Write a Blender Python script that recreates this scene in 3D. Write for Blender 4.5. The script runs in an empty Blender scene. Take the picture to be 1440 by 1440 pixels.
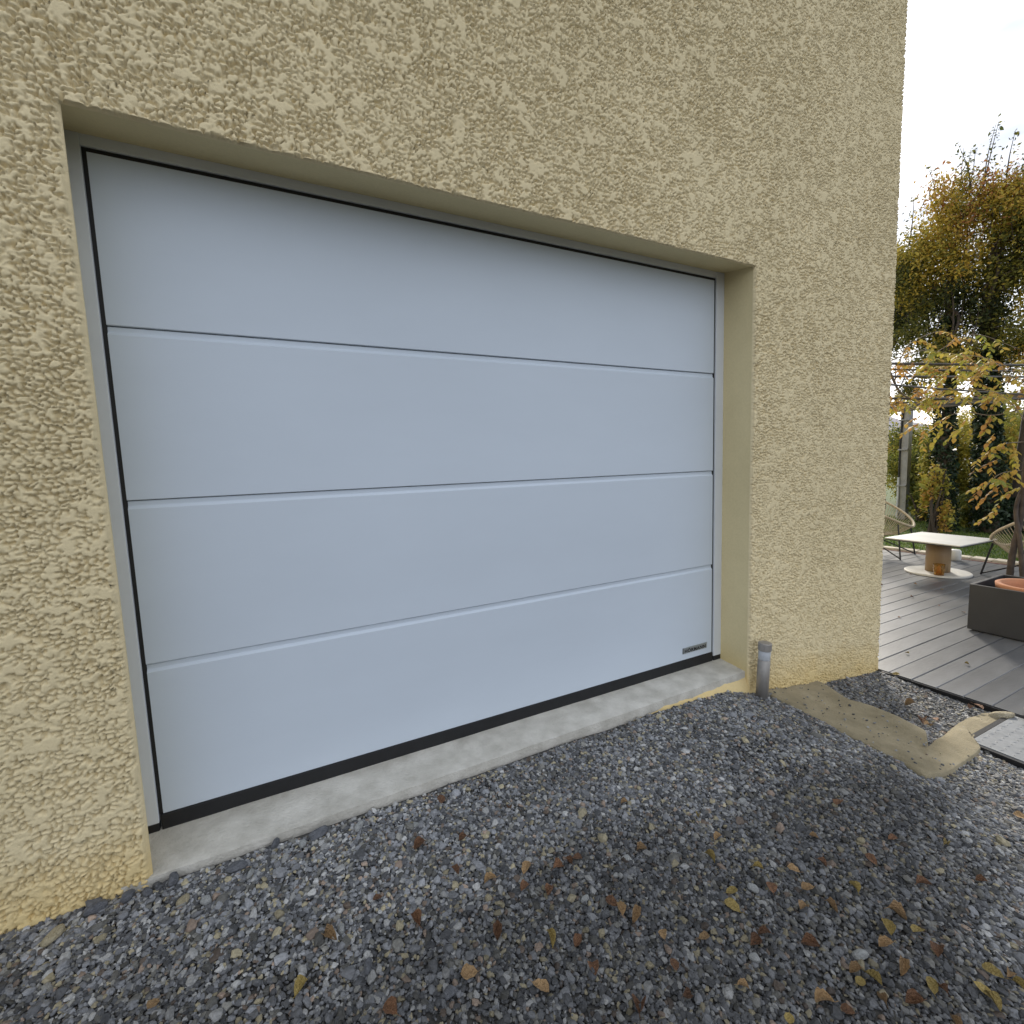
import bpy, bmesh, math, random
import numpy as np
from mathutils import Vector, Matrix, Euler
rnd = random.Random(7); rng = np.random.default_rng(11)
R = math.radians
S = bpy.context.scene
C = S.collection

# ------------------------------------------------------------------ camera
cd = bpy.data.cameras.new('camera'); cam = bpy.data.objects.new('camera', cd); C.objects.link(cam)
cam.location = (0.436, -1.8943, 1.149)
cam.rotation_euler = (R(84.2985), R(1.9753), R(-26.6571))
cd.sensor_width = 36; cd.lens = 658.21/1440*36; cd.clip_start = .02; cd.clip_end = 3000
S.camera = cam

# ------------------------------------------------------------------ sky, sun, exposure
SUN_AZ, SUN_EL = R(52), R(27)
W = bpy.data.worlds.new('World'); S.world = W; W.use_nodes = True
nt = W.node_tree; nt.nodes.clear()
def N(nt, t, **k):
    n = nt.nodes.new(t)
    for a, b in k.items(): setattr(n, a, b)
    return n
sky = N(nt, 'ShaderNodeTexSky', sky_type='NISHITA', sun_disc=False)
sky.sun_elevation = SUN_EL; sky.sun_rotation = SUN_AZ; sky.air_density = 1.0; sky.dust_density = 2.0; sky.ozone_density = 1.0
tc = N(nt, 'ShaderNodeTexCoord'); mp = N(nt, 'ShaderNodeMapping'); mp.inputs['Scale'].default_value = (1.0, 1.0, 2.6); mp.inputs['Location'].default_value = (3.7, 1.3, .4)
nz = N(nt, 'ShaderNodeTexNoise'); nz.inputs['Scale'].default_value = 2.3; nz.inputs['Detail'].default_value = 6; nz.inputs['Roughness'].default_value = .52; nz.inputs['Distortion'].default_value = .5
rp = N(nt, 'ShaderNodeValToRGB'); rp.color_ramp.elements[0].position = .30; rp.color_ramp.elements[0].color = (.80,.80,.80,1); rp.color_ramp.elements[1].position = .52; rp.color_ramp.elements[1].color = (.97,.97,.97,1)
bw = N(nt, 'ShaderNodeRGBToBW')
cl = N(nt, 'ShaderNodeVectorMath', operation='MULTIPLY'); cl.inputs[1].default_value = (.07, .07, .07)
ad = N(nt, 'ShaderNodeVectorMath', operation='ADD'); ad.inputs[1].default_value = (4.05, 4.2, 4.5)
nz2 = N(nt, 'ShaderNodeTexNoise'); nz2.inputs['Scale'].default_value = 4.5; nz2.inputs['Detail'].default_value = 5
rp2 = N(nt, 'ShaderNodeValToRGB'); rp2.color_ramp.elements[0].position = .36; rp2.color_ramp.elements[0].color = (.50,.53,.58,1); rp2.color_ramp.elements[1].position = .68; rp2.color_ramp.elements[1].color = (1.10,1.10,1.10,1)
cm = N(nt, 'ShaderNodeVectorMath', operation='MULTIPLY')
mx = N(nt, 'ShaderNodeMix', data_type='RGBA')
bg = N(nt, 'ShaderNodeBackground'); bg.inputs['Strength'].default_value = .12
out = N(nt, 'ShaderNodeOutputWorld'); L = nt.links.new
L(tc.outputs['Generated'], mp.inputs['Vector']); L(mp.outputs[0], nz.inputs['Vector']); L(mp.outputs[0], nz2.inputs['Vector'])
L(nz.outputs['Fac'], rp.inputs[0]); L(nz2.outputs['Fac'], rp2.inputs[0])
L(sky.outputs[0], bw.inputs[0]); L(bw.outputs[0], cl.inputs[0]); L(cl.outputs[0], ad.inputs[0]); L(ad.outputs[0], cm.inputs[0]); L(rp2.outputs[0], cm.inputs[1])
L(rp.outputs[0], mx.inputs['Factor']); L(sky.outputs[0], mx.inputs[6]); L(cm.outputs[0], mx.inputs[7])
L(mx.outputs[2], bg.inputs['Color']); L(bg.outputs[0], out.inputs['Surface'])

sd = bpy.data.lights.new('sun', 'SUN'); sun = bpy.data.objects.new('sun', sd); C.objects.link(sun)
sd.energy = 1.7; sd.angle = R(9); sd.color = (1, .93, .82)
to_sun = Vector((math.sin(SUN_AZ)*math.cos(SUN_EL), math.cos(SUN_AZ)*math.cos(SUN_EL), math.sin(SUN_EL)))
sun.rotation_euler = to_sun.to_track_quat('Z', 'Y').to_euler(); sun.location = to_sun*40
S.view_settings.view_transform = 'Standard'; S.view_settings.look = 'None'; S.view_settings.exposure = 1.45; S.view_settings.gamma = 1
S.view_settings.use_curve_mapping = False
S.render.engine = 'CYCLES'

# ------------------------------------------------------------------ helpers
def tag(o, label=None, cat=None, group=None, kind=None):
    if label: o['label'] = label
    if cat: o['category'] = cat
    if group: o['group'] = group
    if kind: o['kind'] = kind
    return o
def empty(name, loc=(0,0,0), rz=0):
    o = bpy.data.objects.new(name, None); o.location = loc; o.rotation_euler = (0,0,rz); o.empty_display_size = .1
    C.objects.link(o); return o
def mesh_obj(name, verts, faces, mat, parent=None, smooth=False, loc=None):
    me = bpy.data.meshes.new(name); me.from_pydata([tuple(v) for v in verts], [], faces); me.update()
    if mat: me.materials.append(mat)
    if smooth: me.polygons.foreach_set('use_smooth', [True]*len(me.polygons))
    o = bpy.data.objects.new(name, me); C.objects.link(o)
    if parent: o.parent = parent
    if loc is not None: o.location = loc
    return o
class MB:
    def __init__(s): s.v = []; s.f = []
    def add(s, v, f):
        b = len(s.v); s.v += [tuple(x) for x in v]; s.f += [tuple(i+b for i in q) for q in f]
    def box(s, x0, x1, y0, y1, z0, z1, c=0):
        if c <= 0:
            s.add([(x0,y0,z0),(x1,y0,z0),(x1,y1,z0),(x0,y1,z0),(x0,y0,z1),(x1,y0,z1),(x1,y1,z1),(x0,y1,z1)],
                  [(3,2,1,0),(4,5,6,7),(0,1,5,4),(1,2,6,5),(2,3,7,6),(3,0,4,7)]); return
        bm = bmesh.new(); bmesh.ops.create_cube(bm, size=1)
        for v in bm.verts: v.co = ((x0+x1)/2+v.co.x*(x1-x0), (y0+y1)/2+v.co.y*(y1-y0), (z0+z1)/2+v.co.z*(z1-z0))
        bmesh.ops.bevel(bm, geom=bm.edges[:], offset=c, segments=2, affect='EDGES', profile=.6)
        bm.verts.index_update(); s.add([v.co[:] for v in bm.verts], [tuple(v.index for v in f.verts) for f in bm.faces]); bm.free()
    def tube(s, pts, radii, n=8, cap=True, wob=0):
        pts = [Vector(p) for p in pts]; b = len(s.v)
        if not hasattr(radii, '__len__'): radii = [radii]*len(pts)
        up = Vector((0,0,1)); prev = None
        for i, p in enumerate(pts):
            t = (pts[min(i+1, len(pts)-1)]-pts[max(i-1, 0)]).normalized()
            if prev is None: a = t.orthogonal().normalized()
            else: a = (prev-t*prev.dot(t)).normalized()
            prev = a; c = t.cross(a)
            for k in range(n):
                th = 2*math.pi*k/n; r = radii[i]*(1+wob*rnd.uniform(-1,1))
                s.v.append(tuple(p+(a*math.cos(th)+c*math.sin(th))*r))
        for i in range(len(pts)-1):
            for k in range(n):
                s.f.append((b+i*n+k, b+i*n+(k+1)%n, b+(i+1)*n+(k+1)%n, b+(i+1)*n+k))
        if cap:
            s.f.append(tuple(b+k for k in range(n))[::-1]); s.f.append(tuple(b+(len(pts)-1)*n+k for k in range(n)))
    def lathe(s, prof, n=32, at=(0,0,0)):
        b = len(s.v)
        for r, z in prof:
            for k in range(n):
                th = 2*math.pi*k/n; s.v.append((at[0]+r*math.cos(th), at[1]+r*math.sin(th), at[2]+z))
        for i in range(len(prof)-1):
            for k in range(n):
                s.f.append((b+i*n+k, b+i*n+(k+1)%n, b+(i+1)*n+(k+1)%n, b+(i+1)*n+k))
        s.f.append(tuple(b+k for k in range(n))[::-1]); s.f.append(tuple(b+(len(prof)-1)*n+k for k in range(n)))
    def build(s, name, mat, parent=None, smooth=False, loc=None):
        return mesh_obj(name, s.v, s.f, mat, parent, smooth, loc)
def spline(pts, m=6):
    P = [Vector(p) for p in pts]; P = [P[0]*2-P[1]]+P+[P[-1]*2-P[-2]]; o = []
    for i in range(1, len(P)-2):
        for k in range(m):
            t = k/m; a, b, c, d = P[i-1:i+3]
            o.append(.5*((2*b)+(c-a)*t+(2*a-5*b+4*c-d)*t*t+(3*b-a-3*c+d)*t**3))
    return o+[P[-2]]

# numpy noise ------------------------------------------------------
def h2(ix, iy, s):
    n = (ix.astype(np.int64)*374761393+iy.astype(np.int64)*668265263+s*1442695041) & 0xffffffff
    n = ((n ^ (n >> 13))*1274126177) & 0xffffffff
    n = ((n ^ (n >> 16))*2246822519) & 0xffffffff
    return ((n ^ (n >> 15)) & 0xffffff)/float(0xffffff)
def vnoise(x, y, s=0):
    ix = np.floor(x); iy = np.floor(y); fx = x-ix; fy = y-iy
    fx = fx*fx*(3-2*fx); fy = fy*fy*(3-2*fy)
    a = h2(ix, iy, s); b = h2(ix+1, iy, s); c = h2(ix, iy+1, s); d = h2(ix+1, iy+1, s)
    return (a*(1-fx)+b*fx)*(1-fy)+(c*(1-fx)+d*fx)*fy
def fbm(x, y, s=0, o=4):
    t = 0; a = .5; q = 0
    for k in range(o):
        t = t+a*vnoise(x*2**k+k*17.3, y*2**k-k*9.1, s+k); q += a; a *= .5
    return t/q
def worley(x, y, s=0):
    """nearest and second nearest feature distance, random value and tilt of the nearest cell"""
    ix = np.floor(x); iy = np.floor(y); f1 = np.full(x.shape, 9.); f2 = np.full(x.shape, 9.); hc = np.zeros(x.shape); tl = np.zeros(x.shape)
    for dx in (-1,0,1):
        for dy in (-1,0,1):
            cx = ix+dx; cy = iy+dy; ex = x-cx-.08-.84*h2(cx, cy, s); ey = y-cy-.08-.84*h2(cx, cy, s+1)
            d = np.sqrt(ex*ex+ey*ey); m = d < f1
            f2 = np.where(m, f1, np.minimum(f2, d)); f1 = np.where(m, d, f1)
            hc = np.where(m, h2(cx, cy, s+2), hc); tl = np.where(m, ex*(h2(cx, cy, s+3)-.5)*2+ey*(h2(cx, cy, s+4)-.5)*2, tl)
    return f1, f2, hc, tl

# materials --------------------------------------------------------
def mat(name, col, rough=.6, var=.12, scale=12, bump=0, bscale=150, metal=0, spec=.5, col2=None, stretch=(1,1,1), coords='Object', rv=0, detail=6):
    m = bpy.data.materials.new(name); m.use_nodes = True; nt = m.node_tree; L = nt.links.new
    p = nt.nodes['Principled BSDF']; p.inputs['Roughness'].default_value = rough; p.inputs['Metallic'].default_value = metal
    p.inputs['Specular IOR Level'].default_value = spec
    tc = N(nt, 'ShaderNodeTexCoord'); mp = N(nt, 'ShaderNodeMapping'); mp.inputs['Scale'].default_value = stretch; L(tc.outputs[coords], mp.inputs[0])
    nz = N(nt, 'ShaderNodeTexNoise'); nz.inputs['Scale'].default_value = scale; nz.inputs['Detail'].default_value = detail; nz.inputs['Roughness'].default_value = .6; L(mp.outputs[0], nz.inputs[0])
    rp = N(nt, 'ShaderNodeValToRGB'); c2 = col2 or [min(1, c*(1+var)) for c in col]; c1 = col if col2 else [c*(1-var) for c in col]
    rp.color_ramp.elements[0].position = .32; rp.color_ramp.elements[0].color = (*c1, 1); rp.color_ramp.elements[1].position = .68; rp.color_ramp.elements[1].color = (*c2, 1)
    L(nz.outputs['Fac'], rp.inputs[0]); last = rp.outputs[0]
    if rv:
        oi = N(nt, 'ShaderNodeObjectInfo'); mr = N(nt, 'ShaderNodeMapRange'); mr.inputs['To Min'].default_value = 1-rv; mr.inputs['To Max'].default_value = 1+rv; L(oi.outputs['Random'], mr.inputs['Value'])
        vm = N(nt, 'ShaderNodeVectorMath', operation='MULTIPLY'); L(last, vm.inputs[0]); L(mr.outputs[0], vm.inputs[1]); last = vm.outputs[0]
    L(last, p.inputs['Base Color'])
    if bump:
        n2 = N(nt, 'ShaderNodeTexNoise'); n2.inputs['Scale'].default_value = bscale; n2.inputs['Detail'].default_value = 5; L(mp.outputs[0], n2.inputs[0])
        bp = N(nt, 'ShaderNodeBump'); bp.inputs['Strength'].default_value = 1; bp.inputs['Distance'].default_value = bump; L(n2.outputs['Fac'], bp.inputs['Height']); L(bp.outputs[0], p.inputs['Normal'])
    return m
def leaf_mat(name, cols, trans=.35, rough=.55):
    """per-face attribute 'tone' picks the leaf colour; thin leaves let light through"""
    m = bpy.data.materials.new(name); m.use_nodes = True; nt = m.node_tree; L = nt.links.new; p = nt.nodes['Principled BSDF']
    at = N(nt, 'ShaderNodeAttribute'); at.attribute_name = 'tone'
    rp = N(nt, 'ShaderNodeValToRGB'); e = rp.color_ramp.elements
    while len(e) < len(cols): e.new(.5)
    for i, c in enumerate(cols): e[i].position = i/(len(cols)-1); e[i].color = (*c, 1)
    L(at.outputs['Fac'], rp.inputs[0]); L(rp.outputs[0], p.inputs['Base Color']); p.inputs['Roughness'].default_value = rough; p.inputs['Specular IOR Level'].default_value = .3
    tr = N(nt, 'ShaderNodeBsdfTranslucent'); L(rp.outputs[0], tr.inputs[0]); mx = N(nt, 'ShaderNodeMixShader'); mx.inputs[0].default_value = trans
    L(p.outputs[0], mx.inputs[1]); L(tr.outputs[0], mx.inputs[2]); L(mx.outputs[0], nt.nodes['Material Output'].inputs['Surface'])
    return m

# stucco: real relief is in the mesh; the material adds colour mottling, damp yellowing low down and fine sand grain
def stucco_mat(name, col_a, col_b, grain):
    m = bpy.data.materials.new(name); m.use_nodes = True; nt = m.node_tree; L = nt.links.new; p = nt.nodes['Principled BSDF']
    p.inputs['Roughness'].default_value = .92; p.inputs['Specular IOR Level'].default_value = .2
    g = N(nt, 'ShaderNodeNewGeometry')
    n1 = N(nt, 'ShaderNodeTexNoise'); n1.inputs['Scale'].default_value = 1.1; n1.inputs['Detail'].default_value = 8; n1.inputs['Roughness'].default_value = .65; L(g.outputs['Position'], n1.inputs[0])
    rp = N(nt, 'ShaderNodeValToRGB'); rp.color_ramp.elements[0].position = .34; rp.color_ramp.elements[0].color = (*col_a, 1); rp.color_ramp.elements[1].position = .66; rp.color_ramp.elements[1].color = (*col_b, 1); L(n1.outputs['Fac'], rp.inputs[0])
    sx = N(nt, 'ShaderNodeSeparateXYZ'); L(g.outputs['Position'], sx.inputs[0])
    n3 = N(nt, 'ShaderNodeTexNoise'); n3.inputs['Scale'].default_value = 7; n3.inputs['Detail'].default_value = 4; L(g.outputs['Position'], n3.inputs[0])
    ma = N(nt, 'ShaderNodeMath', operation='MULTIPLY_ADD'); ma.inputs[1].default_value = .16; L(n3.outputs['Fac'], ma.inputs[0]); L(sx.outputs['Z'], ma.inputs[2])
    # splash-back zone just above the gravel follows the falling ground line
    mg = N(nt, 'ShaderNodeMapRange'); mg.inputs['From Min'].default_value = .22; mg.inputs['From Max'].default_value = .0
    sl = N(nt, 'ShaderNodeMapRange'); sl.inputs['From Min'].default_value = 2.2; sl.inputs['From Max'].default_value = 4.1; sl.inputs['To Min'].default_value = 0; sl.inputs['To Max'].default_value = .28; L(sx.outputs['X'], sl.inputs[0])
    a2 = N(nt, 'ShaderNodeMath', operation='ADD'); L(ma.outputs[0], a2.inputs[0]); L(sl.outputs[0], a2.inputs[1]); L(a2.outputs[0], mg.inputs[0])
    mx = N(nt, 'ShaderNodeMix', data_type='RGBA', blend_type='MULTIPLY'); L(mg.outputs[0], mx.inputs['Factor']); L(rp.outputs[0], mx.inputs[6]); mx.inputs[7].default_value = (.95,.87,.68,1)
    n4 = N(nt, 'ShaderNodeTexNoise'); n4.inputs['Scale'].default_value = 90; n4.inputs['Detail'].default_value = 3; L(g.outputs['Position'], n4.inputs[0])
    mr = N(nt, 'ShaderNodeMapRange'); mr.inputs['To Min'].default_value = .92; mr.inputs['To Max'].default_value = 1.08; L(n4.outputs['Fac'], mr.inputs[0])
    vm = N(nt, 'ShaderNodeVectorMath', operation='MULTIPLY'); L(mx.outputs[2], vm.inputs[0]); L(mr.outputs[0], vm.inputs[1]); L(vm.outputs[0], p.inputs['Base Color'])
    n2 = N(nt, 'ShaderNodeTexNoise'); n2.inputs['Scale'].default_value = 260; n2.inputs['Detail'].default_value = 4; L(g.outputs['Position'], n2.inputs[0])
    bp = N(nt, 'ShaderNodeBump'); bp.inputs['Distance'].default_value = grain; L(n2.outputs['Fac'], bp.inputs['Height']); L(bp.outputs[0], p.inputs['Normal'])
    return m
WALL_A, WALL_B = (.70,.585,.355), (.78,.655,.405)
m_wall = stucco_mat('rough_stucco', WALL_A, WALL_B, .0016)
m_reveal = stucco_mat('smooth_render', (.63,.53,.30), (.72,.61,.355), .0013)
m_panel = mat('painted_steel_panel', (.585,.645,.71), .5, .03, 2.2, .00016, 260, spec=.3, stretch=(.35,1,1))
m_frame = mat('grey_white_frame', (.66,.69,.72), .5, .03, 6, .00005, 300)
m_rubber = mat('black_rubber', (.009,.009,.010), .55, .2, 30)
m_seam = mat('dark_leaf_core', (.10,.11,.12), .6, .1, 20)  # dark grey leaf core showing in the panel seams
m_concrete = mat('sill_concrete', (.44,.415,.355), .92, .3, 11, .004, 110, col2=(.64,.61,.54))
m_mortar = mat('ochre_mortar', (.20,.168,.10), .93, .2, 6, .004, 130, col2=(.33,.28,.18))
m_dirt = mat('packed_dirt', (.035,.034,.033), .95, .4, 14, .004, 90, col2=(.085,.08,.072))
m_steel = mat('brushed_steel', (.33,.31,.285), .5, .12, 40, .0001, 90, metal=.45, stretch=(1,1,.05))
m_diff = mat('frosted_plastic', (.46,.48,.50), .35, .05, 10)
m_board = mat('weathered_composite', (.055,.058,.063), .36, .25, 3.2, .0006, 60, col2=(.125,.128,.133), stretch=(.35,1.3,1), coords='Object', rv=.14)
m_joist = mat('dark_subframe', (.045,.045,.047), .8)
m_planter = mat('anthracite_planter', (.030,.031,.034), .5, .1, 8, .0002, 300)
m_terra = mat('terracotta', (.42,.19,.10), .85, .12, 10, .0004, 120)
m_ceram = mat('white_ceramic_top', (.56,.55,.51), .45, .08, 4)
m_edge = mat('dark_edge', (.03,.03,.03), .5)
m_wood = mat('oak_veneer', (.24,.16,.085), .55, .2, 6, .0002, 60, col2=(.36,.25,.135), stretch=(1,1,.12))
m_black = mat('black_metal', (.012,.012,.013), .4)
m_cord = mat('straw_cord', (.40,.33,.22), .75, .2, 30)
m_bark = mat('dark_bark', (.045,.035,.027), .95, .4, 9, .012, 26, col2=(.10,.078,.058), stretch=(1,1,.3))
m_cane = mat('vine_cane', (.16,.125,.09), .85, .3, 14, .002, 60, col2=(.26,.21,.155))
m_dcane = mat('old_vine_wood', (.055,.042,.034), .92, .3, 14, .004, 40, col2=(.11,.085,.066))
m_rod = mat('weathered_rod', (.085,.078,.07), .6, .3, 20)
m_plate = mat('galvanised_plate', (.15,.16,.17), .6, .15, 14, .0002, 80, metal=.3, col2=(.23,.24,.25))
m_lawn = mat('lawn_soil', (.05,.075,.02), .95, .3, 6, .004, 60, col2=(.09,.12,.03))
m_hill = mat('haze_tinted_hill', (.16,.16,.20), .98, .3, .06, 0, col2=(.24,.22,.25))  # distant air haze is put into the woods' colour as blue-grey
m_ground = mat('earth', (.07,.065,.05), .97, .3, .8, .01, 20, col2=(.10,.10,.055))
m_tile = mat('roof_membrane', (.25,.23,.21), .9)
m_post = mat('galvanised_post', (.30,.31,.32), .5, .15, 8, metal=.4)
m_border = mat('pale_border_stone', (.42,.37,.29), .9, .25, 7, .003, 60, col2=(.55,.49,.38))
m_red = mat('red_timber', (.12,.05,.035), .8, .25, 8, stretch=(1,.1,1))
m_badge = mat('brushed_badge', (.33,.36,.37), .35, .06, 60, metal=.5)
m_ink = mat('black_lettering', (.006,.006,.008), .5)

# ------------------------------------------------------------------ terrain
def Gr(x, y):
    x = np.asarray(x, float); y = np.asarray(y, float)
    g = np.interp(x, [-3,0,1,2.2,2.5,2.75,3.05,4.0,5], [-.08,-.085,-.1,-.115,-.13,-.185,-.25,-.365,-.40])
    return g+np.clip(y+.22, -6, .3)*.05
def ground_h(x, y):
    z = Gr(x, y)
    z = np.where((x > 4.02) & (x < 8.98), -.62, z)
    far = np.clip((x-8.98)/.02, 0, 1)
    z = np.where(x >= 8.98, -.375, z)
    return z
xs = np.concatenate([np.array([-900,-300,-100,-40,-20,-12,-8,-5,-3,-2]), np.arange(-1.5, 4.0, .06), np.array([4.0,4.02,4.05,4.5,5.5,7,8,8.6,8.95,8.98,9.0,9.5,10,11,12,14,18,25,40,80,160,400,1200])])
ys = np.concatenate([np.array([-900,-300,-100,-40,-20,-12,-8,-6,-5]), np.arange(-4.5, .1, .06), np.array([.3,.6,1,2,3,5,8,12,20,40,80,160,400,1200])])
X, Y = np.meshgrid(xs, ys, indexing='ij'); Z = ground_h(X, Y)
inner = (X < 3.99) & (Y < .05) & (X > -1.6) & (Y > -5)
Z = np.where(inner, Z+(fbm(X*5, Y*5, 3)-.5)*.018-.004, Z)
nx, ny = X.shape; idx = np.arange(nx*ny).reshape(nx, ny)
F = np.stack([idx[:-1,:-1], idx[1:,:-1], idx[1:,1:], idx[:-1,1:]], -1).reshape(-1, 4)
g_ob = mesh_obj('ground', np.stack([X, Y, Z], -1).reshape(-1, 3), [tuple(f) for f in F.tolist()], m_dirt, smooth=True); tag(g_ob, kind='structure')
lawn = mesh_obj('lawn', [(8.99,-40,-.368),(90,-40,-.368),(90,60,-.368),(8.99,60,-.368)], [(0,1,2,3)], m_lawn); tag(lawn, kind='structure')
# far wooded hills behind the garden
hv, hf = [], []; nseg = 60
for j in range(6):
    for i in range(nseg+1):
        a = R(-50)+R(130)*i/nseg; r = 150+j*45
        hgt = math.sin(j/5*math.pi*.62)*(25+9*math.sin(i*.34+.6)+4*math.sin(i*.9))
        hv.append((r*math.cos(a), r*math.sin(a)+0, -1+hgt))
for j in range(5):
    for i in range(nseg): hf.append((j*(nseg+1)+i, (j+1)*(nseg+1)+i, (j+1)*(nseg+1)+i+1, j*(nseg+1)+i+1))
tag(mesh_obj('hills', hv, hf, m_hill, smooth=True), kind='structure')

# ------------------------------------------------------------------ house
Y0 = -.2                     # wall base plane
OX0, OX1, OZ = .004, 2.731, 2.131
WX1 = 4.075
house = empty('house', (1.3, -.2, -.1))
tag(house, 'house with rough ochre stucco front around a wide garage opening', 'house')
def hp(o):                   # parent to house keeping world placement
    o.parent = house; o.matrix_parent_inverse = Matrix.Translation(-Vector(house.location)); return o
def part(mb, name, m, smooth=False): return hp(mb.build(name, m, None, smooth))

def lines(a, b, d0, d1):
    o = [a]
    n = 0
    while o[-1] < b:
        t = (o[-1]-a)/(b-a); o.append(o[-1]+d0+(d1-d0)*t)
    o = np.array(o); return a+(o-a)*(b-a)/(o[-1]-a)
xl = np.concatenate([lines(-.9, OX0, .0040, .0034)[:-1], lines(OX0, OX1, .0034, .0037)[:-1], lines(OX1, WX1, .0036, .0040)])
zl = np.concatenate([lines(-.5, OZ, .0037, .0035)[:-1], lines(OZ, 4.4, .0035, .0041)])
X, Zg = np.meshgrid(xl, zl, indexing='ij')
def stucco(x, z):
    wx = x+(vnoise(x*45, z*45, 51)-.5)*.014+(vnoise(x*140, z*140, 52)-.5)*.005; wz = z+(vnoise(x*45, z*45, 61)-.5)*.014+(vnoise(x*140, z*140, 62)-.5)*.005
    f1, f2, c1, t1 = worley(wx/.0190, wz/.0152, 5); k1 = np.clip((f2-f1)/(.40+.10*np.clip(x-1, 0, 1)), 0, 1); k1 = k1*k1*(3-2*k1)
    mk = np.clip((fbm(x/.022, z/.019, 111, 2)-.30)*7, 0, 1); k1 = 1-(1-k1)*mk          # crevices come and go
    g1, g2, c2, t2 = worley(wx/.0110, wz/.0092, 25); k2 = np.clip((g2-g1)/.40, 0, 1); k2 = k2*(2-k2)
    big = fbm(x/.060, z/.052, 71, 3)
    h = k1*(6.0+4.4*c1+5.5*t1)+k2*(.8+1.6*c2+1.6*t2)+6.0*(big-.5)
    lev = 8.5+2.2*(vnoise(x/.4, z/.35, 91)-.5)-.9*np.clip(x/1.0, 0, 1)-.5*np.clip((x-1.0)/2, 0, 1)
    d = lev-h; k = .35                                # trowelled flats: smooth minimum
    hh = h+np.where(d > k, 0, np.where(d < -k, d, -((k-d)**2)/(4*k)))
    return np.maximum(hh+1.0, 0)*.00178+(vnoise(x/.0042, z/.0042, 99)-.5)*.0006
Hh = stucco(X, Zg)
edge = np.minimum(np.abs(X-OX0)/.009+np.where((Zg < OZ), 0, 9), 1)      # smooth render bead down the left jamb
Hh = np.where(X < OX0+1e-6, Hh*np.clip((edge-.35)/.65, 0, 1), Hh)
Yg = Y0-Hh
cx = .5*(xl[:-1]+xl[1:])[:,None]; cz = .5*(zl[:-1]+zl[1:])[None,:]
ztop = np.where(cx < OX0, 2.75, np.where(cx < .9, 3.0, np.where(cx < 1.8, 3.35, np.where(cx < OX1, 3.75, 4.4))))
hole = (cx > OX0) & (cx < OX1) & (cz < OZ)
keep = ~hole & (cz < ztop)
idx = np.arange(X.size).reshape(X.shape)
F = np.stack([idx[:-1,:-1], idx[1:,:-1], idx[1:,1:], idx[:-1,1:]], -1)[keep]
used = np.unique(F); rem = np.full(X.size, -1, np.int64); rem[used] = np.arange(used.size); F = rem[F]
V = np.stack([X, Yg, Zg], -1).reshape(-1, 3)[used]
# skirt back into the wall along every boundary edge
E4 = np.concatenate([F[:,[0,1]], F[:,[1,2]], F[:,[2,3]], F[:,[3,0]]]); key = np.sort(E4, 1); kk = key[:,0]*10**7+key[:,1]
u, inv, cnt = np.unique(kk, return_inverse=True, return_counts=True); B = E4[cnt[inv] == 1]
bv = np.unique(B); br = np.full(len(V), -1, np.int64); br[bv] = np.arange(bv.size)+len(V)
bk = V[bv].copy(); bk[:,1] = Y0+.006
V = np.concatenate([V, bk]); F = np.concatenate([F, np.stack([B[:,1], B[:,0], br[B[:,0]], br[B[:,1]]], 1)])
me = bpy.data.meshes.new('front_wall'); me.vertices.add(len(V)); me.vertices.foreach_set('co', V.astype(np.float32).ravel())
me.loops.add(F.size); me.loops.foreach_set('vertex_index', F.astype(np.int32).ravel()); me.polygons.add(len(F))
me.polygons.foreach_set('loop_start', np.arange(0, F.size, 4, dtype=np.int32)); me.update(calc_edges=True)
me.polygons.foreach_set('use_smooth', np.ones(len(F), bool)); me.materials.append(m_wall)
fw = bpy.data.objects.new('front_wall', me); C.objects.link(fw); hp(fw)
del X, Zg, Hh, Yg, E4, key, kk, u, inv, cnt
# the rest of the shell (beyond the frame the front goes on as plainer stucco)
YB = Y0-.006
b = MB()
b.box(-7, -.902, YB, -.01, -.5, 5.4); b.box(-.902, .9, YB, -.02, 3.003, 5.4); b.box(-.902, OX0-.02, YB+.001, -.03, 2.753, 3.003)
b.box(.9, 1.8, YB, -.02, 3.353, 5.4); b.box(1.8, OX1, YB, -.02, 3.753, 5.4); b.box(OX1, WX1, YB, -.02, 4.403, 5.4)
b.box(-.902, -.06, Y0+.008, -.01, -.5, 2.753); b.box(2.76, WX1-.003, Y0+.008, -.01, -.5, 4.403)          # wall core behind the stucco
b.box(-.06, 2.76, Y0+.008, -.01, 2.19, 3.003); b.box(.9, 2.76, Y0+.008, -.012, 3.003, 3.753)
part(b, 'upper_wall', m_wall)
b = MB(); b.box(WX1-.2, WX1-.0015, -.01, 9, -.6, 5.4); b.box(-7, -6.8, -.01, 9, -.6, 5.4); b.box(-6.8, WX1-.2, 8.8, 9, -.6, 5.4); part(b, 'side_wall', m_wall)
b = MB(); b.box(-7.15, WX1+.08, -.36, 9.15, 5.4, 5.62, .01); part(b, 'roof', m_tile)
# reveals: smooth render lining the opening, splayed slightly towards the door
YI = .03; BX0, BX1, BZ = -.052, 2.750, 2.178
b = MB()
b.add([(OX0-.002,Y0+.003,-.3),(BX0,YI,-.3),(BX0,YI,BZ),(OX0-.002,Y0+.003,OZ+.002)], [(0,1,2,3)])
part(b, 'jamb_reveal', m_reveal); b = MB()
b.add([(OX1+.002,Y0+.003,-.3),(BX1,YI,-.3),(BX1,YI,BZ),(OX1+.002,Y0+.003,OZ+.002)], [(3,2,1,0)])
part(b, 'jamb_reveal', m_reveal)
b = MB(); b.add([(OX0-.002,Y0+.003,OZ+.002),(BX0,YI,BZ),(BX1,YI,BZ),(OX1+.002,Y0+.003,OZ+.002)], [(0,1,2,3)]); part(b, 'lintel_reveal', m_reveal)
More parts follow.
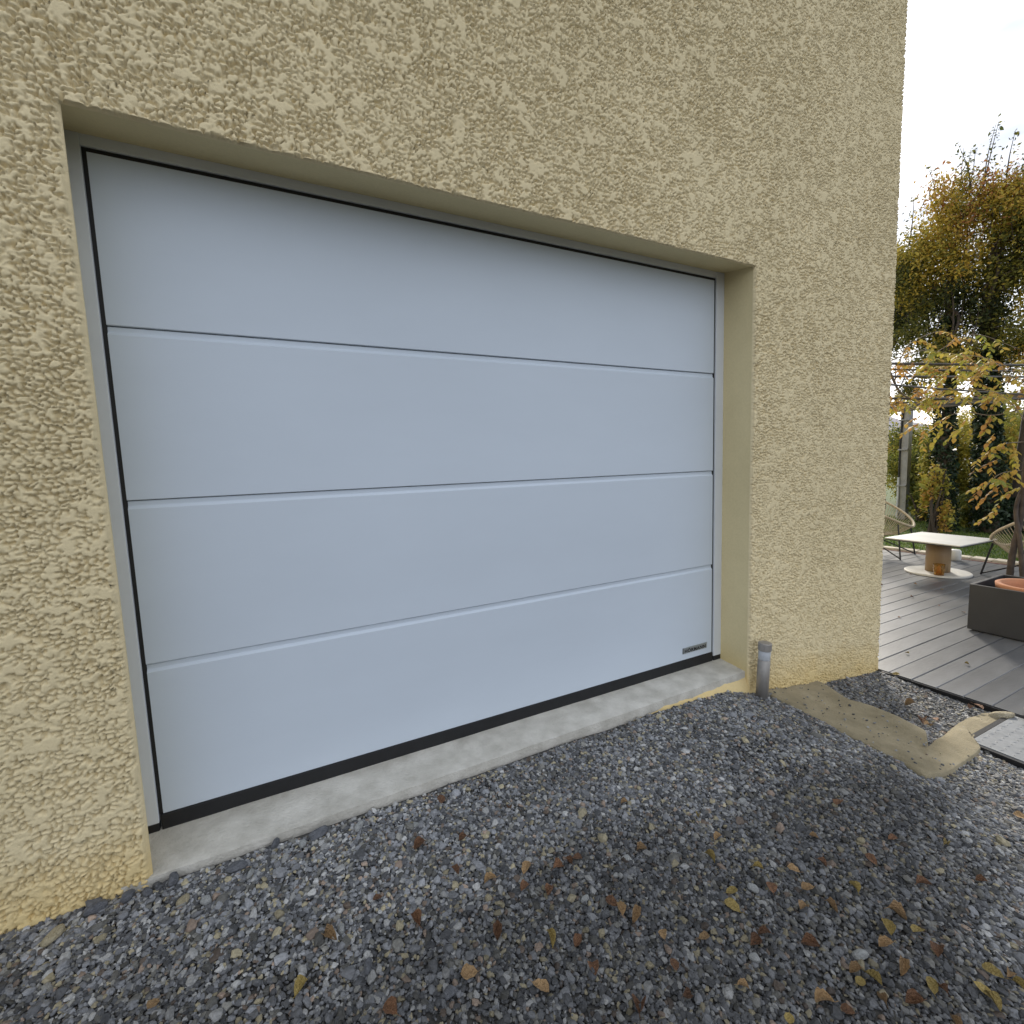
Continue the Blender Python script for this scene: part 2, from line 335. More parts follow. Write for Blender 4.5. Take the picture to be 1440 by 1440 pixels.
# concrete sill: worn front arris, grid surface
sx = np.linspace(-.07, 2.765, 160); st = np.concatenate([np.linspace(0, .9, 14), np.array([.94,.97,1.0,1.001,1.03,1.05])])
vv, ff = [], []
for i, x in enumerate(sx):
    yf = -.212+.03*max(0, min(1, x/2.7))+.006*(float(fbm(np.array([x*14.]), np.array([2.]), 5)[0])-.5)
    for j, t in enumerate(st):
        tt = min(t, 1.0); y = .06+(yf-.06)*tt
        z = -.052-.010*tt+.003*(float(fbm(np.array([x*9.]), np.array([y*22.]), 15)[0])-.5)
        if t > .9: z -= [.0,.0005,.001,.002,.002,.040,.25][[.9,.94,.97,1.0,1.001,1.03,1.05].index(round(float(t),3))]
        if t > 1.01: y -= .002
        vv.append((x, y, z))
m_ = len(st)
for i in range(len(sx)-1):
    for j in range(m_-1):
        if j != 16: ff.append((i*m_+j, i*m_+j+1, (i+1)*m_+j+1, (i+1)*m_+j))
hp(mesh_obj('door_sill', vv, ff, m_concrete, None, True))
# crumbling mortar skirt under the right end of the sill
vv, ff = [], []; q = 60
for i in range(q):
    x = 1.55+(2.80-1.55)*i/(q-1); g = float(Gr(x, -.25)); k = min(1, max(0, (x-1.55)/1.0))
    yf = -.183-.012*(1-k)
    zt = -.064-.006*k+.012*max(0, (x-2.55)/.25)
    for j in range(8):
        t = j/7; n_ = float(fbm(np.array([x*26.]), np.array([t*5.]), 44)[0])-.5
        vv.append((x, yf+.03-(.028+.055*k)*t-.014*n_*(t > .1), zt-.002-(zt-g+.03)*t**1.4+.010*n_*(t > .1)))
for i in range(q-1):
    for j in range(7): ff.append((i*8+j, i*8+j+1, (i+1)*8+j+1, (i+1)*8+j))
hp(mesh_obj('mortar_skirt', vv, ff, m_wall, None, True))

# garage door: dark leaf core, four panels, frame, seals, nameplate
LW, LH = 2.675, 2.125
def door_child(mb, name, m, parent, smooth=False):
    o = mb.build(name, m, None, smooth); o.parent = parent; o.matrix_parent_inverse = parent_inv; return o
b = MB(); b.box(-.012, LW+.012, .012, .05, -.05, LH+.014)
gd = hp(b.build('garage_door', m_seam)); tag(gd, 'white sectional garage door of four wide smooth panels')
parent_inv = Matrix.Identity(4)
zs = [0, .5312, 1.0788, 1.6240, LH]
for k in range(4):
    z0, z1 = zs[k], zs[k+1]; top = k < 3
    g = .0024
    # section profile (y, z): flat face, then a small rebate under the seam above with a sloping, light-catching shoulder
    pr = [(.012, z0+.0), (.001, z0+.0), (-.001, z0+.002)]
    if top: pr += [(-.001, z1-.0290), (-.0002, z1-.0272), (.0062, z1-.0190), (.0068, z1-.0170), (.0068, z1-g-.003), (.0078, z1-g-.001), (.0090, z1-g), (.012, z1-g)]
    else: pr += [(-.001, z1-.002), (.001, z1), (.012, z1)]
    n_ = len(pr); b = MB()
    x0, x1 = .0012, LW-.0012
    vv = [(x0, y, z) for y, z in pr]+[(x1, y, z) for y, z in pr]
    b.add(vv, [(i, n_+i, n_+i+1, i+1) for i in range(n_-1)]+[tuple(range(n_)), tuple(range(2*n_-1, n_-1, -1))])
    door_child(b, 'door_panel', m_panel, gd)
b = MB(); b.box(-.011, .0002, .0035, .011, -.002, LH+.013); b.box(LW-.0002, LW+.011, .0035, .011, -.002, LH+.013); b.box(.0002, LW-.0002, .0037, .011, LH+.0005, LH+.013)
door_child(b, 'side_seal', m_rubber, gd)
b = MB(); b.box(-.006, LW+.006, -.004, .045, -.060, -.0004, .003); door_child(b, 'bottom_seal', m_rubber, gd)
for x0, x1 in ((-.075, -.0115), (LW+.0115, LW+.10)):
    b = MB(); b.box(x0, x1, -.006, .06, -.026, LH+.10, .002); door_child(b, 'door_frame', m_frame, gd)
    b = MB(); b.box(x0+.002, x1-.001, -.005, .05, -.068, -.0265, .003); door_child(b, 'frame_foot', m_rubber, gd)
b = MB(); b.box(-.0112, LW+.0112, -.004, .06, LH+.0135, LH+.10, .002); door_child(b, 'door_frame', m_frame, gd)
b = MB(); b.box(2.438, 2.632, -.0045, -.0008, .0375, .0715, .0012); door_child(b, 'nameplate', m_badge, gd)
b = MB(); b.box(2.4385, 2.4415, -.0052, -.0020, .0380, .0710); door_child(b, 'nameplate_edge', m_ink, gd)
cu = bpy.data.curves.new('lettering', 'FONT'); cu.body = 'H\u00d6RMANN'; cu.size = .0335; cu.extrude = .0003; cu.offset = .0011; cu.align_x = 'CENTER'; cu.align_y = 'BOTTOM_BASELINE'; cu.resolution_u = 3; cu.space_character = 1.12
to = bpy.data.objects.new('tmp', cu); C.objects.link(to); bpy.context.view_layer.update()
lm = bpy.data.meshes.new_from_object(to.evaluated_get(bpy.context.evaluated_depsgraph_get())); bpy.data.objects.remove(to)
lx = [v.co.x for v in lm.vertices]; wdt = max(lx)-min(lx)
for v in lm.vertices: v.co = Vector((2.5365+(v.co.x-(max(lx)+min(lx))/2)*(.168/wdt), -.0049-v.co.z, .0425+v.co.y*.80))
lm.materials.clear(); lm.materials.append(m_ink)
lo = bpy.data.objects.new('lettering', lm); C.objects.link(lo); lo.parent = gd; lo.matrix_parent_inverse = parent_inv

# ------------------------------------------------------------------ deck
DZ = -.35
b = MB(); b.box(4.10, 8.72, -3.0, 4.6, -.60, -.3745); deck = tag(b.build('deck', m_joist), kind='structure')
bd = MB(); Lb = 4.66; w = .1288; pr = [(-w/2,-.024),(-w/2,-.004),(-w/2+.004,0),(w/2-.004,0),(w/2,-.004),(w/2,-.024)]
n_ = len(pr); bd.add([(0,y,z) for y,z in pr]+[(Lb,y,z) for y,z in pr], [(i+1, n_+i+1, n_+i, i) for i in range(n_-1)]+[tuple(range(n_))[::-1], tuple(range(n_, 2*n_)), (0, n_, 2*n_-1, n_-1)])
b0 = None; y = -2.95
while y < 4.55:
    if b0 is None: o = b0 = bd.build('deck_board', m_board, deck)
    else: o = b0.copy(); C.objects.link(o)
    o.parent = deck; o.location = (4.082 if y < -.28 else 4.088, y, DZ+rnd.uniform(-.0012, .0012)); y += .1305
b = MB(); b.box(4.070, 4.079, -3.0, -.235, -.45, -.3555); b.build('fascia', m_black, deck)
b = MB(); b.box(8.755, 8.80, -3.0, 4.6, -.42, -.345, .004); b.build('edge_timber', m_red, deck)
# pale edging stones between deck and lawn
k = 0; y = -.9
es = []
while y < 3.6:
    l = rnd.uniform(.22, .42); b = MB(); b.box(-.075, .075, 0, l-.012, -.05, .035, .012)
    b.v = [(a+rnd.uniform(-.006,.006), c+rnd.uniform(-.004,.004), d+rnd.uniform(-.006,.006)) for a, c, d in b.v]
    o = b.build('edging_stone', m_border, None, False, (8.89, y, -.355)); o.rotation_euler = (rnd.uniform(-.03,.03), rnd.uniform(-.04,.04), rnd.uniform(-.03,.03))
    tag(o, 'pale stone edging block between the deck and the lawn', 'edging stone', 'edging stones along the lawn'); y += l

# ------------------------------------------------------------------ mortar kerb (L shaped) and plate
KO = [(0,2.845,-.185),(.12,2.832,-.30),(.3,2.836,-.56),(.45,2.81,-.72),(.56,2.825,-.86),(.64,2.79,-1.0),(.68,2.86,-1.012),(.80,3.30,-.985),(.84,3.43,-.965),(.86,3.455,-.91),(1,4.05,-.895)]
KI = [(0,3.42,-.185),(.12,3.40,-.26),(.22,3.32,-.43),(.36,3.385,-.52),(.48,3.395,-.66),(.58,3.355,-.775),(.64,3.18,-.855),(.70,3.37,-.835),(.78,3.55,-.81),(.84,3.68,-.79),(.93,3.96,-.785),(1,4.05,-.825)]
def in_kerb(x, y):
    P = [(q[1]+.012, q[2]+.008) for q in KO]+[(q[1]-.012, q[2]-.006) for q in KI[::-1]]; ins = np.zeros(x.shape, bool)
    for (x1, y1), (x2, y2) in zip(P, P[1:]+P[:1]):
        if y1 != y2: ins ^= ((y1 > y) != (y2 > y)) & (x < (x2-x1)*(y-y1)/(y2-y1)+x1)
    return ins
n1, n2 = 46, 90
vv, ff = [], []
def kerb_pt(s, t):
    """s across (0 = near/outer edge, 1 = back/inner edge), t along the L from the wall to the deck"""
    f = lambda A, c: np.interp(t, [a[0] for a in A], [a[c] for a in A])
    ox, oy, ix, iy = f(KO,1), f(KO,2), f(KI,1), f(KI,2)
    wob = (float(vnoise(np.array([t*40.]), np.array([3.]), 8)[0])-.5)*.018
    return ox+(ix-ox)*s+wob*(1-s), oy+(iy-oy)*s+wob*.5
for i in range(n2):
    t = i/(n2-1)
    for j in range(n1):
        s = -.02+1.04*j/(n1-1); x, y = kerb_pt(min(1, max(0, s)), t)
        arm = min(1, max(0, (t-.60)/.12))
        prof_a = np.interp(s, [0,.05,.42,.55,.92,1], [.006,.018,.022,.016,.028,.012])
        prof_b = np.interp(s, [0,.06,.45,.7,.95,1], [.026,.028,.030,.030,.024,.012])
        z = float(Gr(x, y))+prof_a*(1-arm)+prof_b*arm+(float(fbm(np.array([x*7.]), np.array([y*7.]), 33)[0])-.5)*.022
        if s < 0 or s > 1 or j in (0, n1-1): z -= .08
        vv.append((x, y, z))
for i in range(n2-1):
    for j in range(n1-1): ff.append((i*n1+j, i*n1+j+1, (i+1)*n1+j+1, (i+1)*n1+j))
ko = mesh_obj('mortar_kerb', vv, ff, m_mortar, None, True)
tag(ko, 'L shaped ochre mortar kerb running from the house wall to the deck', 'kerb')

pl = empty('drain_cover', (3.762, -1.266, -.343)); pl.rotation_euler = (R(1.5), R(4.5), R(2)); tag(pl, 'grey metal chequer plate drain cover set in the gravel beside the kerb', 'drain cover')
b = MB(); b.box(-.30, .30, -.36, .36, -.006, .004, .001); b.build('cover_plate', m_plate, pl)
b = MB()
for (x0,x1,y0,y1) in ((-.325,-.304,-.39,.39),(.304,.325,-.39,.39),(-.304,.304,.364,.385),(-.304,.304,-.385,-.364)): b.box(x0, x1, y0, y1, -.05, .001)
b.build('cover_frame', m_black, pl)
b = MB()
for i in range(14):
    for j in range(17):
        x = -.275+i*.0425; y = -.335+j*.042; a = R(45) if (i+j) % 2 else R(-45)
        ca, sa = math.cos(a), math.sin(a); pts = [(-.015,0,.0035),(-.004,-.0035,.0035),(.015,0,.0035),(.004,.0035,.0035),(0,0,.0062)]
        b.add([(x+p[0]*ca-p[1]*sa, y+p[0]*sa+p[1]*ca, p[2]) for p in pts], [(0,1,4),(1,2,4),(2,3,4),(3,0,4)])
o = b.build('tread_pattern', m_plate, pl); o['kind'] = 'stuff'

# ------------------------------------------------------------------ gravel (instanced pebbles)
def pebble_mat():
    m = bpy.data.materials.new('pebble'); m.use_nodes = True; nt = m.node_tree; L = nt.links.new; p = nt.nodes['Principled BSDF']
    at = N(nt, 'ShaderNodeAttribute', attribute_type='INSTANCER'); at.attribute_name = 'tint'
    g = N(nt, 'ShaderNodeTexCoord'); nz = N(nt, 'ShaderNodeTexNoise'); nz.inputs['Scale'].default_value = 2.2; nz.inputs['Detail'].default_value = 5; L(g.outputs['Object'], nz.inputs[0])
    mr = N(nt, 'ShaderNodeMapRange'); mr.inputs['From Min'].default_value = .3; mr.inputs['From Max'].default_value = .7; mr.inputs['To Min'].default_value = .75; mr.inputs['To Max'].default_value = 1.2; L(nz.outputs['Fac'], mr.inputs[0])
    vm = N(nt, 'ShaderNodeVectorMath', operation='MULTIPLY'); L(at.outputs['Color'], vm.inputs[0]); L(mr.outputs[0], vm.inputs[1]); L(vm.outputs[0], p.inputs['Base Color'])
    p.inputs['Roughness'].default_value = .62; p.inputs['Specular IOR Level'].default_value = .4
    return m
m_peb = pebble_mat()
def jitter(x0, x1, y0, y1, s):
    gx, gy = np.meshgrid(np.arange(x0, x1, s), np.arange(y0, y1, s)); gx = gx.ravel(); gy = gy.ravel()
    return gx+rng.uniform(-.5,.5,gx.size)*s, gy+rng.uniform(-.5,.5,gy.size)*s
PX, PY, PS = [], [], []
def put(x, y, s): PX.append(x); PY.append(y); PS.append(s)
x, y = jitter(-.75, 4.07, -2.3, -.19, .0082); put(x, y, .0047*np.exp(rng.normal(0, .25, x.size)))
x, y = jitter(-.75, 4.07, -2.3, -.19, .0135); put(x, y, .0060*np.exp(rng.normal(0, .28, x.size)))
x, y = jitter(-.75, 4.07, -2.3, -.19, .050); put(x, y, .0088*np.exp(rng.normal(0, .25, x.size)))
x, y = jitter(-2.2, 4.07, -4.0, -.19, .0175)
k = ~((x > -.75) & (y > -2.3)); put(x[k], y[k], .0100*np.exp(rng.normal(0, .28, k.sum())))
px = np.concatenate(PX); py = np.concatenate(PY); ps = np.concatenate(PS)
dpl = (px > 3.46) & (py < -.875) & (py > -1.65)
onk = in_kerb(px, py); kb = onk & (rng.random(px.size) < .013) & (ps < .0085)
ok = (~onk | kb) & ~dpl & ~((px > -.08) & (px < 2.7) & (py > -.222+.030*np.clip(px/2.7, 0, 1)-.008)) & ~((px <= 0) & (py > -.206)) & ~((px > 2.7) & (py > -.215)) & (px < 4.066)
mud = fbm(px*3.1, py*3.1, 17, 4)
ok &= ~((mud > .66) & (rng.random(px.size) < .35) & (ps < .012))
px, py, ps = px[ok], py[ok], ps[ok]; mud = mud[ok]; kb = kb[ok]; ps[kb] *= .8
# bigger stones gather along the foot of the wall on the left
nearw = np.exp(-np.clip(-.21-py, 0, 9)/.10)*np.clip((.55-px)/.5, 0, 1); ps = ps*(1+.45*nearw*rng.random(px.size))
pz = Gr(px, py)+(fbm(px*5, py*5, 3)-.5)*.018+ps*rng.uniform(.0, .75, px.size)
pz[kb] = Gr(px[kb], py[kb])+.026
n = px.size
t = rng.random(n); lum = .07+.29*rng.random(n)**1.5
col = np.stack([lum*.985, lum*1.0, lum*1.035], 1)
w_ = t < .11; l2 = .30+.27*rng.random(n); col[w_] = np.stack([l2*1.0, l2*.99, l2*.95], 1)[w_]
w_ = (t > .11) & (t < .17); col[w_] = np.stack([l2*.92, l2*.80, l2*.52], 1)[w_]
w_ = (t > .17) & (t < .22); col[w_] = np.stack([lum*1.35, lum*1.02, lum*.78], 1)[w_]
w_ = (t > .22) & (t < .40); col[w_] = np.stack([lum*.98, lum*.95, lum*.85], 1)[w_]
dust = np.clip((fbm(px*1.6+9, py*1.6, 27, 3)-.42)*4, 0, 1); near_house = np.exp(-np.clip(-.25-py, 0, 9)/.45)
damp = 1-.50*np.clip((fbm(px*1.3, py*2.0+4, 37, 4)-.46)*6, 0, 1)*(1-.7*near_house)
col = .80*col*damp[:,None]*(1+.22*near_house*dust)[:,None]
me = bpy.data.meshes.new('gravel'); me.vertices.add(n); me.vertices.foreach_set('co', np.stack([px,py,pz],1).astype(np.float32).ravel())
a = me.attributes.new('tint', 'FLOAT_COLOR', 'POINT'); a.data.foreach_set('color', np.concatenate([col, np.ones((n,1))],1).astype(np.float32).ravel())
sc = ps[:,None]*np.stack([rng.uniform(.85,1.45,n), rng.uniform(.75,1.1,n), rng.uniform(.42,.80,n)],1)
a = me.attributes.new('scl', 'FLOAT_VECTOR', 'POINT'); a.data.foreach_set('vector', sc.astype(np.float32).ravel())
rot = np.stack([rng.normal(0,.35,n), rng.normal(0,.35,n), rng.uniform(0,6.283,n)],1)
a = me.attributes.new('rot', 'FLOAT_VECTOR', 'POINT'); a.data.foreach_set('vector', rot.astype(np.float32).ravel())
a = me.attributes.new('which', 'INT', 'POINT'); a.data.foreach_set('value', rng.integers(0,10,n).astype(np.int32))
gr = bpy.data.objects.new('gravel', me); C.objects.link(gr); tag(gr, 'loose grey gravel of small mixed pebbles covering the drive', 'gravel', kind='stuff')
ng = bpy.data.node_groups.new('pebbles', 'GeometryNodeTree')
ng.interface.new_socket('Geometry', in_out='INPUT', socket_type='NodeSocketGeometry'); ng.interface.new_socket('Geometry', in_out='OUTPUT', socket_type='NodeSocketGeometry')
gi = N(ng, 'NodeGroupInput'); go = N(ng, 'NodeGroupOutput'); L = ng.links.new
g2i = N(ng, 'GeometryNodeGeometryToInstance')
for k in range(10):
    ic = N(ng, 'GeometryNodeMeshIcoSphere'); ic.inputs['Subdivisions'].default_value = 2 if k % 3 else 3
    pos = N(ng, 'GeometryNodeInputPosition'); av = N(ng, 'ShaderNodeVectorMath', operation='ADD'); av.inputs[1].default_value = (k*7.13, k*3.7, k*1.9); L(pos.outputs[0], av.inputs[0])
    nz = N(ng, 'ShaderNodeTexNoise'); nz.inputs['Scale'].default_value = .85; nz.inputs['Detail'].default_value = 1.5; L(av.outputs[0], nz.inputs['Vector'])
    sb = N(ng, 'ShaderNodeVectorMath', operation='SUBTRACT'); sb.inputs[1].default_value = (.5,.5,.5); L(nz.outputs['Color'], sb.inputs[0])
    ml = N(ng, 'ShaderNodeVectorMath', operation='SCALE'); ml.inputs['Scale'].default_value = 1.5; L(sb.outputs[0], ml.inputs[0])
    sp = N(ng, 'GeometryNodeSetPosition'); L(ic.outputs['Mesh'], sp.inputs['Geometry']); L(ml.outputs[0], sp.inputs['Offset'])
    sm = N(ng, 'GeometryNodeSetMaterial'); sm.inputs['Material'].default_value = m_peb; L(sp.outputs[0], sm.inputs[0]); L(sm.outputs[0], g2i.inputs[0])
def named(t, nm):
    q = N(ng, 'GeometryNodeInputNamedAttribute', data_type=t); q.inputs['Name'].default_value = nm; return q.outputs['Attribute']
iop = N(ng, 'GeometryNodeInstanceOnPoints'); L(gi.outputs[0], iop.inputs['Points']); L(g2i.outputs[0], iop.inputs['Instance']); iop.inputs['Pick Instance'].default_value = True
L(named('INT','which'), iop.inputs['Instance Index']); L(named('FLOAT_VECTOR','rot'), iop.inputs['Rotation']); L(named('FLOAT_VECTOR','scl'), iop.inputs['Scale'])
L(iop.outputs[0], go.inputs[0]); gr.modifiers.new('pebbles', 'NODES').node_group = ng

# single larger stones lying on the gravel
def stone_mesh(seed, m):
    r = random.Random(seed); bm = bmesh.new(); bmesh.ops.create_icosphere(bm, subdivisions=3, radius=1); pl_ = [(Vector((r.gauss(0,1), r.gauss(0,1), r.gauss(0,1))).normalized(), r.uniform(.55,.85)) for _ in range(7)]
    for v in bm.verts:
        for nrm, d in pl_:
            e = v.co.dot(nrm)-d
            if e > 0: v.co -= nrm*e*.85
    me = bpy.data.meshes.new('stone'); bm.to_mesh(me); bm.free(); me.polygons.foreach_set('use_smooth', [True]*len(me.polygons)); me.materials.append(m); return me
m_st = [mat('slate_stone', (.10,.105,.115), .7, .2, 1.5, .01, 6, col2=(.18,.185,.20)), mat('pale_stone', (.36,.37,.36), .75, .15, 1.5, .01, 6, col2=(.48,.48,.46)), mat('tan_stone', (.34,.29,.18), .8, .2, 1.5, .01, 6, col2=(.46,.40,.27))]
st_m = [[stone_mesh(i*3+j, m_st[j]) for i in range(3)] for j in range(3)]
SL = [('slate blue pebble larger than the gravel it lies on', 'larger slate pebbles'), ('pale grey pebble larger than the gravel it lies on', 'larger pale pebbles'), ('tan pebble larger than the gravel it lies on', 'larger tan pebbles')]
stones = [(.10,-.33,2,.030,.016),(-.12,-.245,0,.042,.02),(-.05,-.24,0,.030,.017),(.0,-.25,0,.026,.016),(.06,-.235,0,.034,.018),(.16,-.36,1,.024,.017),(.23,-.27,0,.050,.014),(.27,-.32,1,.022,.017),
          (.42,-.27,1,.026,.015),(.60,-.28,1,.030,.018),(.34,-.23,0,.03,.018),(-.2,-.29,2,.042,.019),(-.08,-.36,2,.024,.014),(.47,-.245,0,.05,.012),(.78,-.36,1,.02,.013),(.95,-.46,1,.022,.014),(1.1,-.6,0,.024,.014),(1.35,-.8,1,.026,.016),
          (.5,-.62,1,.022,.013),(.55,-.75,0,.028,.014),(.72,-.9,0,.03,.016),(.35,-.5,2,.026,.014),(1.62,-1.05,1,.024,.016),(1.45,-1.18,1,.022,.015),(1.9,-.8,1,.025,.015),(2.3,-.7,1,.022,.014),(2.5,-.55,0,.025,.015),(1.15,-.85,1,.021,.015),(1.7,-1.3,1,.03,.018),(1.05,-1.02,0,.024,.015),(2.1,-1.1,2,.022,.014),(.9,-.72,2,.02,.013)]
for i, (x, y, j, a, hgt) in enumerate(stones):
    o = bpy.data.objects.new('stone', st_m[j][i % 3]); C.objects.link(o); a *= .68; hgt *= .8; o.scale = (a, a*rnd.uniform(.6,.8), hgt)
    o.location = (x, y, float(Gr(x, y))+hgt*.45+.005); o.rotation_euler = (rnd.uniform(-.25,.25), rnd.uniform(-.25,.25), rnd.uniform(0,6.3)); tag(o, SL[j][0], 'stone', SL[j][1])
# pale rocks where kerb, deck and drain meet
for i, (x, y, z, s) in enumerate([(4.12,-.98,-.33,(.11,.07,.045)),(4.30,-1.06,-.32,(.12,.08,.05)),(3.98,-.86,-.35,(.075,.035,.022)),(4.42,-.93,-.325,(.09,.06,.04))]):
    o = bpy.data.objects.new('rock', stone_mesh(50+i, mat('sandstone', (.40,.34,.22), .9, .2, 2, .02, 6, col2=(.55,.48,.34)))); C.objects.link(o); o.scale = s; o.location = (x, y, z); o.rotation_euler = (.1, .15, i*1.3)
    tag(o, 'flat pale sandstone rock on the deck corner by the drain cover', 'rock', 'sandstone rocks at the deck corner')

# ------------------------------------------------------------------ fallen leaves
def leaf_shape(seed, m, curl):
    r = random.Random(seed); vv, ff = [], []; nn = 9
    for i in range(nn):
        t = i/(nn-1); w = .40*math.sin(math.pi*min(1, t**.8))**.75*(1+.15*r.uniform(-1,1))+.01
        for j in (-1,-.5,0,.5,1):
            x = (t-.5); y = j*w; z = curl*(abs(j)**1.6)*w*1.6+.30*curl*math.sin(t*3.1+seed)*.6+.02*r.uniform(-1,1)
            vv.append((x, y*(1-.25*curl), z))
    for i in range(nn-1):
        for j in range(4): ff.append((i*5+j, i*5+j+1, (i+1)*5+j+1, (i+1)*5+j))
    b = MB(); b.add(vv, ff); b.tube([(.49,0,.30*curl*math.sin(3.1+seed)*.6), (.62,.03,.05), (.74,.08,.04)], [.018,.013,.01], 5)
    me = bpy.data.meshes.new('fallen_leaf'); me.from_pydata(b.v, [], b.f); me.update(); me.materials.append(m); me.polygons.foreach_set('use_smooth', [True]*len(me.polygons)); return me
m_lf = [mat('rust_leaf', (.14,.068,.034), .7, .3, 4, .02, 8, col2=(.26,.13,.062), rv=.25), mat('tan_leaf', (.36,.22,.10), .7, .25, 4, .02, 8, col2=(.48,.31,.15), rv=.2), mat('yellow_leaf', (.33,.235,.06), .65, .25, 4, .02, 8, col2=(.48,.36,.12), rv=.2)]
lf_m = [[leaf_shape(i*5+j, m_lf[j], .25+.35*i) for i in range(3)] for j in range(3)]
LL = [('curled rust brown autumn leaf lying on the gravel', 'rust brown leaves on the gravel'), ('dry tan autumn leaf lying on the gravel', 'tan leaves on the gravel'), ('yellow autumn leaf lying on the gravel', 'yellow leaves on the gravel')]
Lp = [(620,1125,0),(716,1138,0),(903,1196,1),(531,1265,0),(785,1220,0),(800,1212,0),(812,1208,0),(1144,1178,1),(1066,1222,2),(1116,1224,1),(1156,1215,0),(998,1208,2),(740,1222,1),(738,1250,0),(774,1255,0),(860,1270,0),(872,1280,1),(893,1288,1),(933,1316,1),(813,1325,0),(773,1323,2),(1136,1250,1),(1131,1279,1),(1170,1277,1),(1029,1255,2),(1246,1330,1),(1262,1287,1),(1290,1310,2),(1247,1305,2),(1203,1366,1),(1210,1382,2),(1228,1378,2),(1268,1362,1),(1311,1388,2),(1326,1394,0),(1240,1408,1),(1192,1423,0),(1160,1412,1),(967,1404,0),(948,1358,0),(1075,1315,0),(1062,1325,0),(1396,1368,2),(1418,1372,1),(1435,1390,2),(1382,1394,2),(1395,1410,2),(1286,1410,0),(1110,1434,2),(640,1226,0),(651,1180,0),(1030,1276,2),(424,1392,2),(465,1318,1),(216,1414,1),(550,1420,0),(585,1295,0),(660,1370,1),(1380,1240,0),(1330,1190,2),(1436,1150,1),(1300,1245,0),(983,1150,2),(1180,1130,0),(878,1130,1),(1342,1440,1),(1255,1180,0),(1320,1340,0),(1140,1330,0),(990,1320,1),(835,1365,0),(700,1310,0),(760,1390,1),(1045,1390,1),(900,1420,0),(1085,1250,0),(1010,1180,1),(1200,1250,2),(1225,1210,0),(690,1240,1),(590,1190,0)]
# ground spots of the leaves (metres), spread as they lie on the drive
cR = cam.rotation_euler.to_matrix(); cl_ = Vector(cam.location)
lv = []
for u, v, j in Lp:
    d = cR @ Vector(((u-720)/658.21, -(v-720)/658.21, -1)); z = -.12
    for _ in range(40):
        q = cl_+d*((z-cl_.z)/d.z); z = .5*z+.5*(float(Gr(q.x, q.y))+.012)
    lv.append((q.x, q.y, j))
for _ in range(26): lv.append((rnd.uniform(1.0,3.2), rnd.uniform(-2.6,-1.6), rnd.choice((0,1,2))))
for i, (x, y, j) in enumerate(lv):
    o = bpy.data.objects.new('fallen_leaf', lf_m[j][i % 3]); C.objects.link(o); s = rnd.uniform(.026, .046); o.scale = (s, s*rnd.uniform(.8,1.1), s)
    o.location = (x, y, float(Gr(x, y))+.016); o.rotation_euler = (rnd.uniform(-.35,.35), rnd.uniform(-.35,.35), rnd.uniform(0,6.3)); tag(o, LL[j][0], 'leaf', LL[j][1])
# a few on the kerb gravel and deck
for i, (x, y, z, j) in enumerate([(3.97,-.77,-.335,0),(3.92,-.76,-.335,0),(3.45,-.72,-.30,0),(3.52,-.74,-.30,0),(3.40,-.76,-.29,1),(3.60,-.60,-.30,1),(4.05,-.33,-.335,2)]):
    o = bpy.data.objects.new('fallen_leaf', lf_m[j][i % 3]); C.objects.link(o); s = rnd.uniform(.04, .06); o.scale = (s,s,s); o.location = (x,y,z); o.rotation_euler = (rnd.uniform(-.3,.3), rnd.uniform(-.3,.3), rnd.uniform(0,6.3)); tag(o, 'autumn leaf caught in the gravel pocket between kerb and deck', 'leaf', 'leaves between kerb and deck')
for i in range(20):
    x = rnd.uniform(4.3, 7.6); y = rnd.uniform(-.75, 1.0)
    o = bpy.data.objects.new('fallen_leaf', lf_m[rnd.choice((0,0,1,2))][i % 3]); C.objects.link(o); s = rnd.uniform(.016, .034); o.scale = (s,s,s); o.location = (x,y,DZ+.006); o.rotation_euler = (rnd.uniform(-.2,.2), rnd.uniform(-.2,.2), rnd.uniform(0,6.3)); tag(o, 'small dry leaf lying on the grey deck boards', 'leaf', 'leaves on the deck')

# ------------------------------------------------------------------ bollard light
bo = empty('bollard_light', (2.755, -.272, -.19)); bo.rotation_euler = (R(1.0), R(2.2), 0); tag(bo, 'short steel solar bollard light standing at the garage corner', 'bollard light')
b = MB(); b.lathe([(.0315,-.03),(.0315,.225),(.029,.227)], 40); b.build('post', m_steel, bo, True)
b = MB(); b.lathe([(.029,.2265),(.0305,.229),(.0305,.275),(.029,.277)], 40); b.build('diffuser', m_diff, bo, True)
b = MB(); b.lathe([(.030,.2768),(.034,.279),(.0345,.281),(.0345,.318),(.0325,.321),(.020,.322)], 40); b.build('cap', m_steel, bo, False)

# ------------------------------------------------------------------ table, glass, jug
tb = empty('coffee_table', (7.62, .84, DZ)); tag(tb, 'low table with square white top on a round wooden pedestal', 'table')
tb.rotation_euler = (0,0,R(-3))
b = MB(); b.box(-.41,.41,-.375,.375,.418,.432,.003); b.build('table_top', m_ceram, tb)
b = MB(); b.box(-.405,.405,-.37,.37,.405,.4175); b.build('top_rim', m_edge, tb)
b = MB(); b.lathe([(.118,.026),(.118,.404)], 48); b.build('pedestal', m_wood, tb, True)
b = MB(); b.lathe([(.30,.0),(.315,.004),(.315,.018),(.305,.025),(.10,.0255)], 64); b.build('base_disc', m_ceram, tb)
gm = bpy.data.materials.new('amber_glass'); gm.use_nodes = True; p = gm.node_tree.nodes['Principled BSDF']; p.inputs['Base Color'].default_value = (.85,.52,.16,1); p.inputs['Transmission Weight'].default_value = .85; p.inputs['Roughness'].default_value = .08; p.inputs['IOR'].default_value = 1.2
gl = empty('candle_glass', (7.385, .735, DZ+.0255)); tag(gl, 'amber candle glass standing on the base of the coffee table', 'glass')
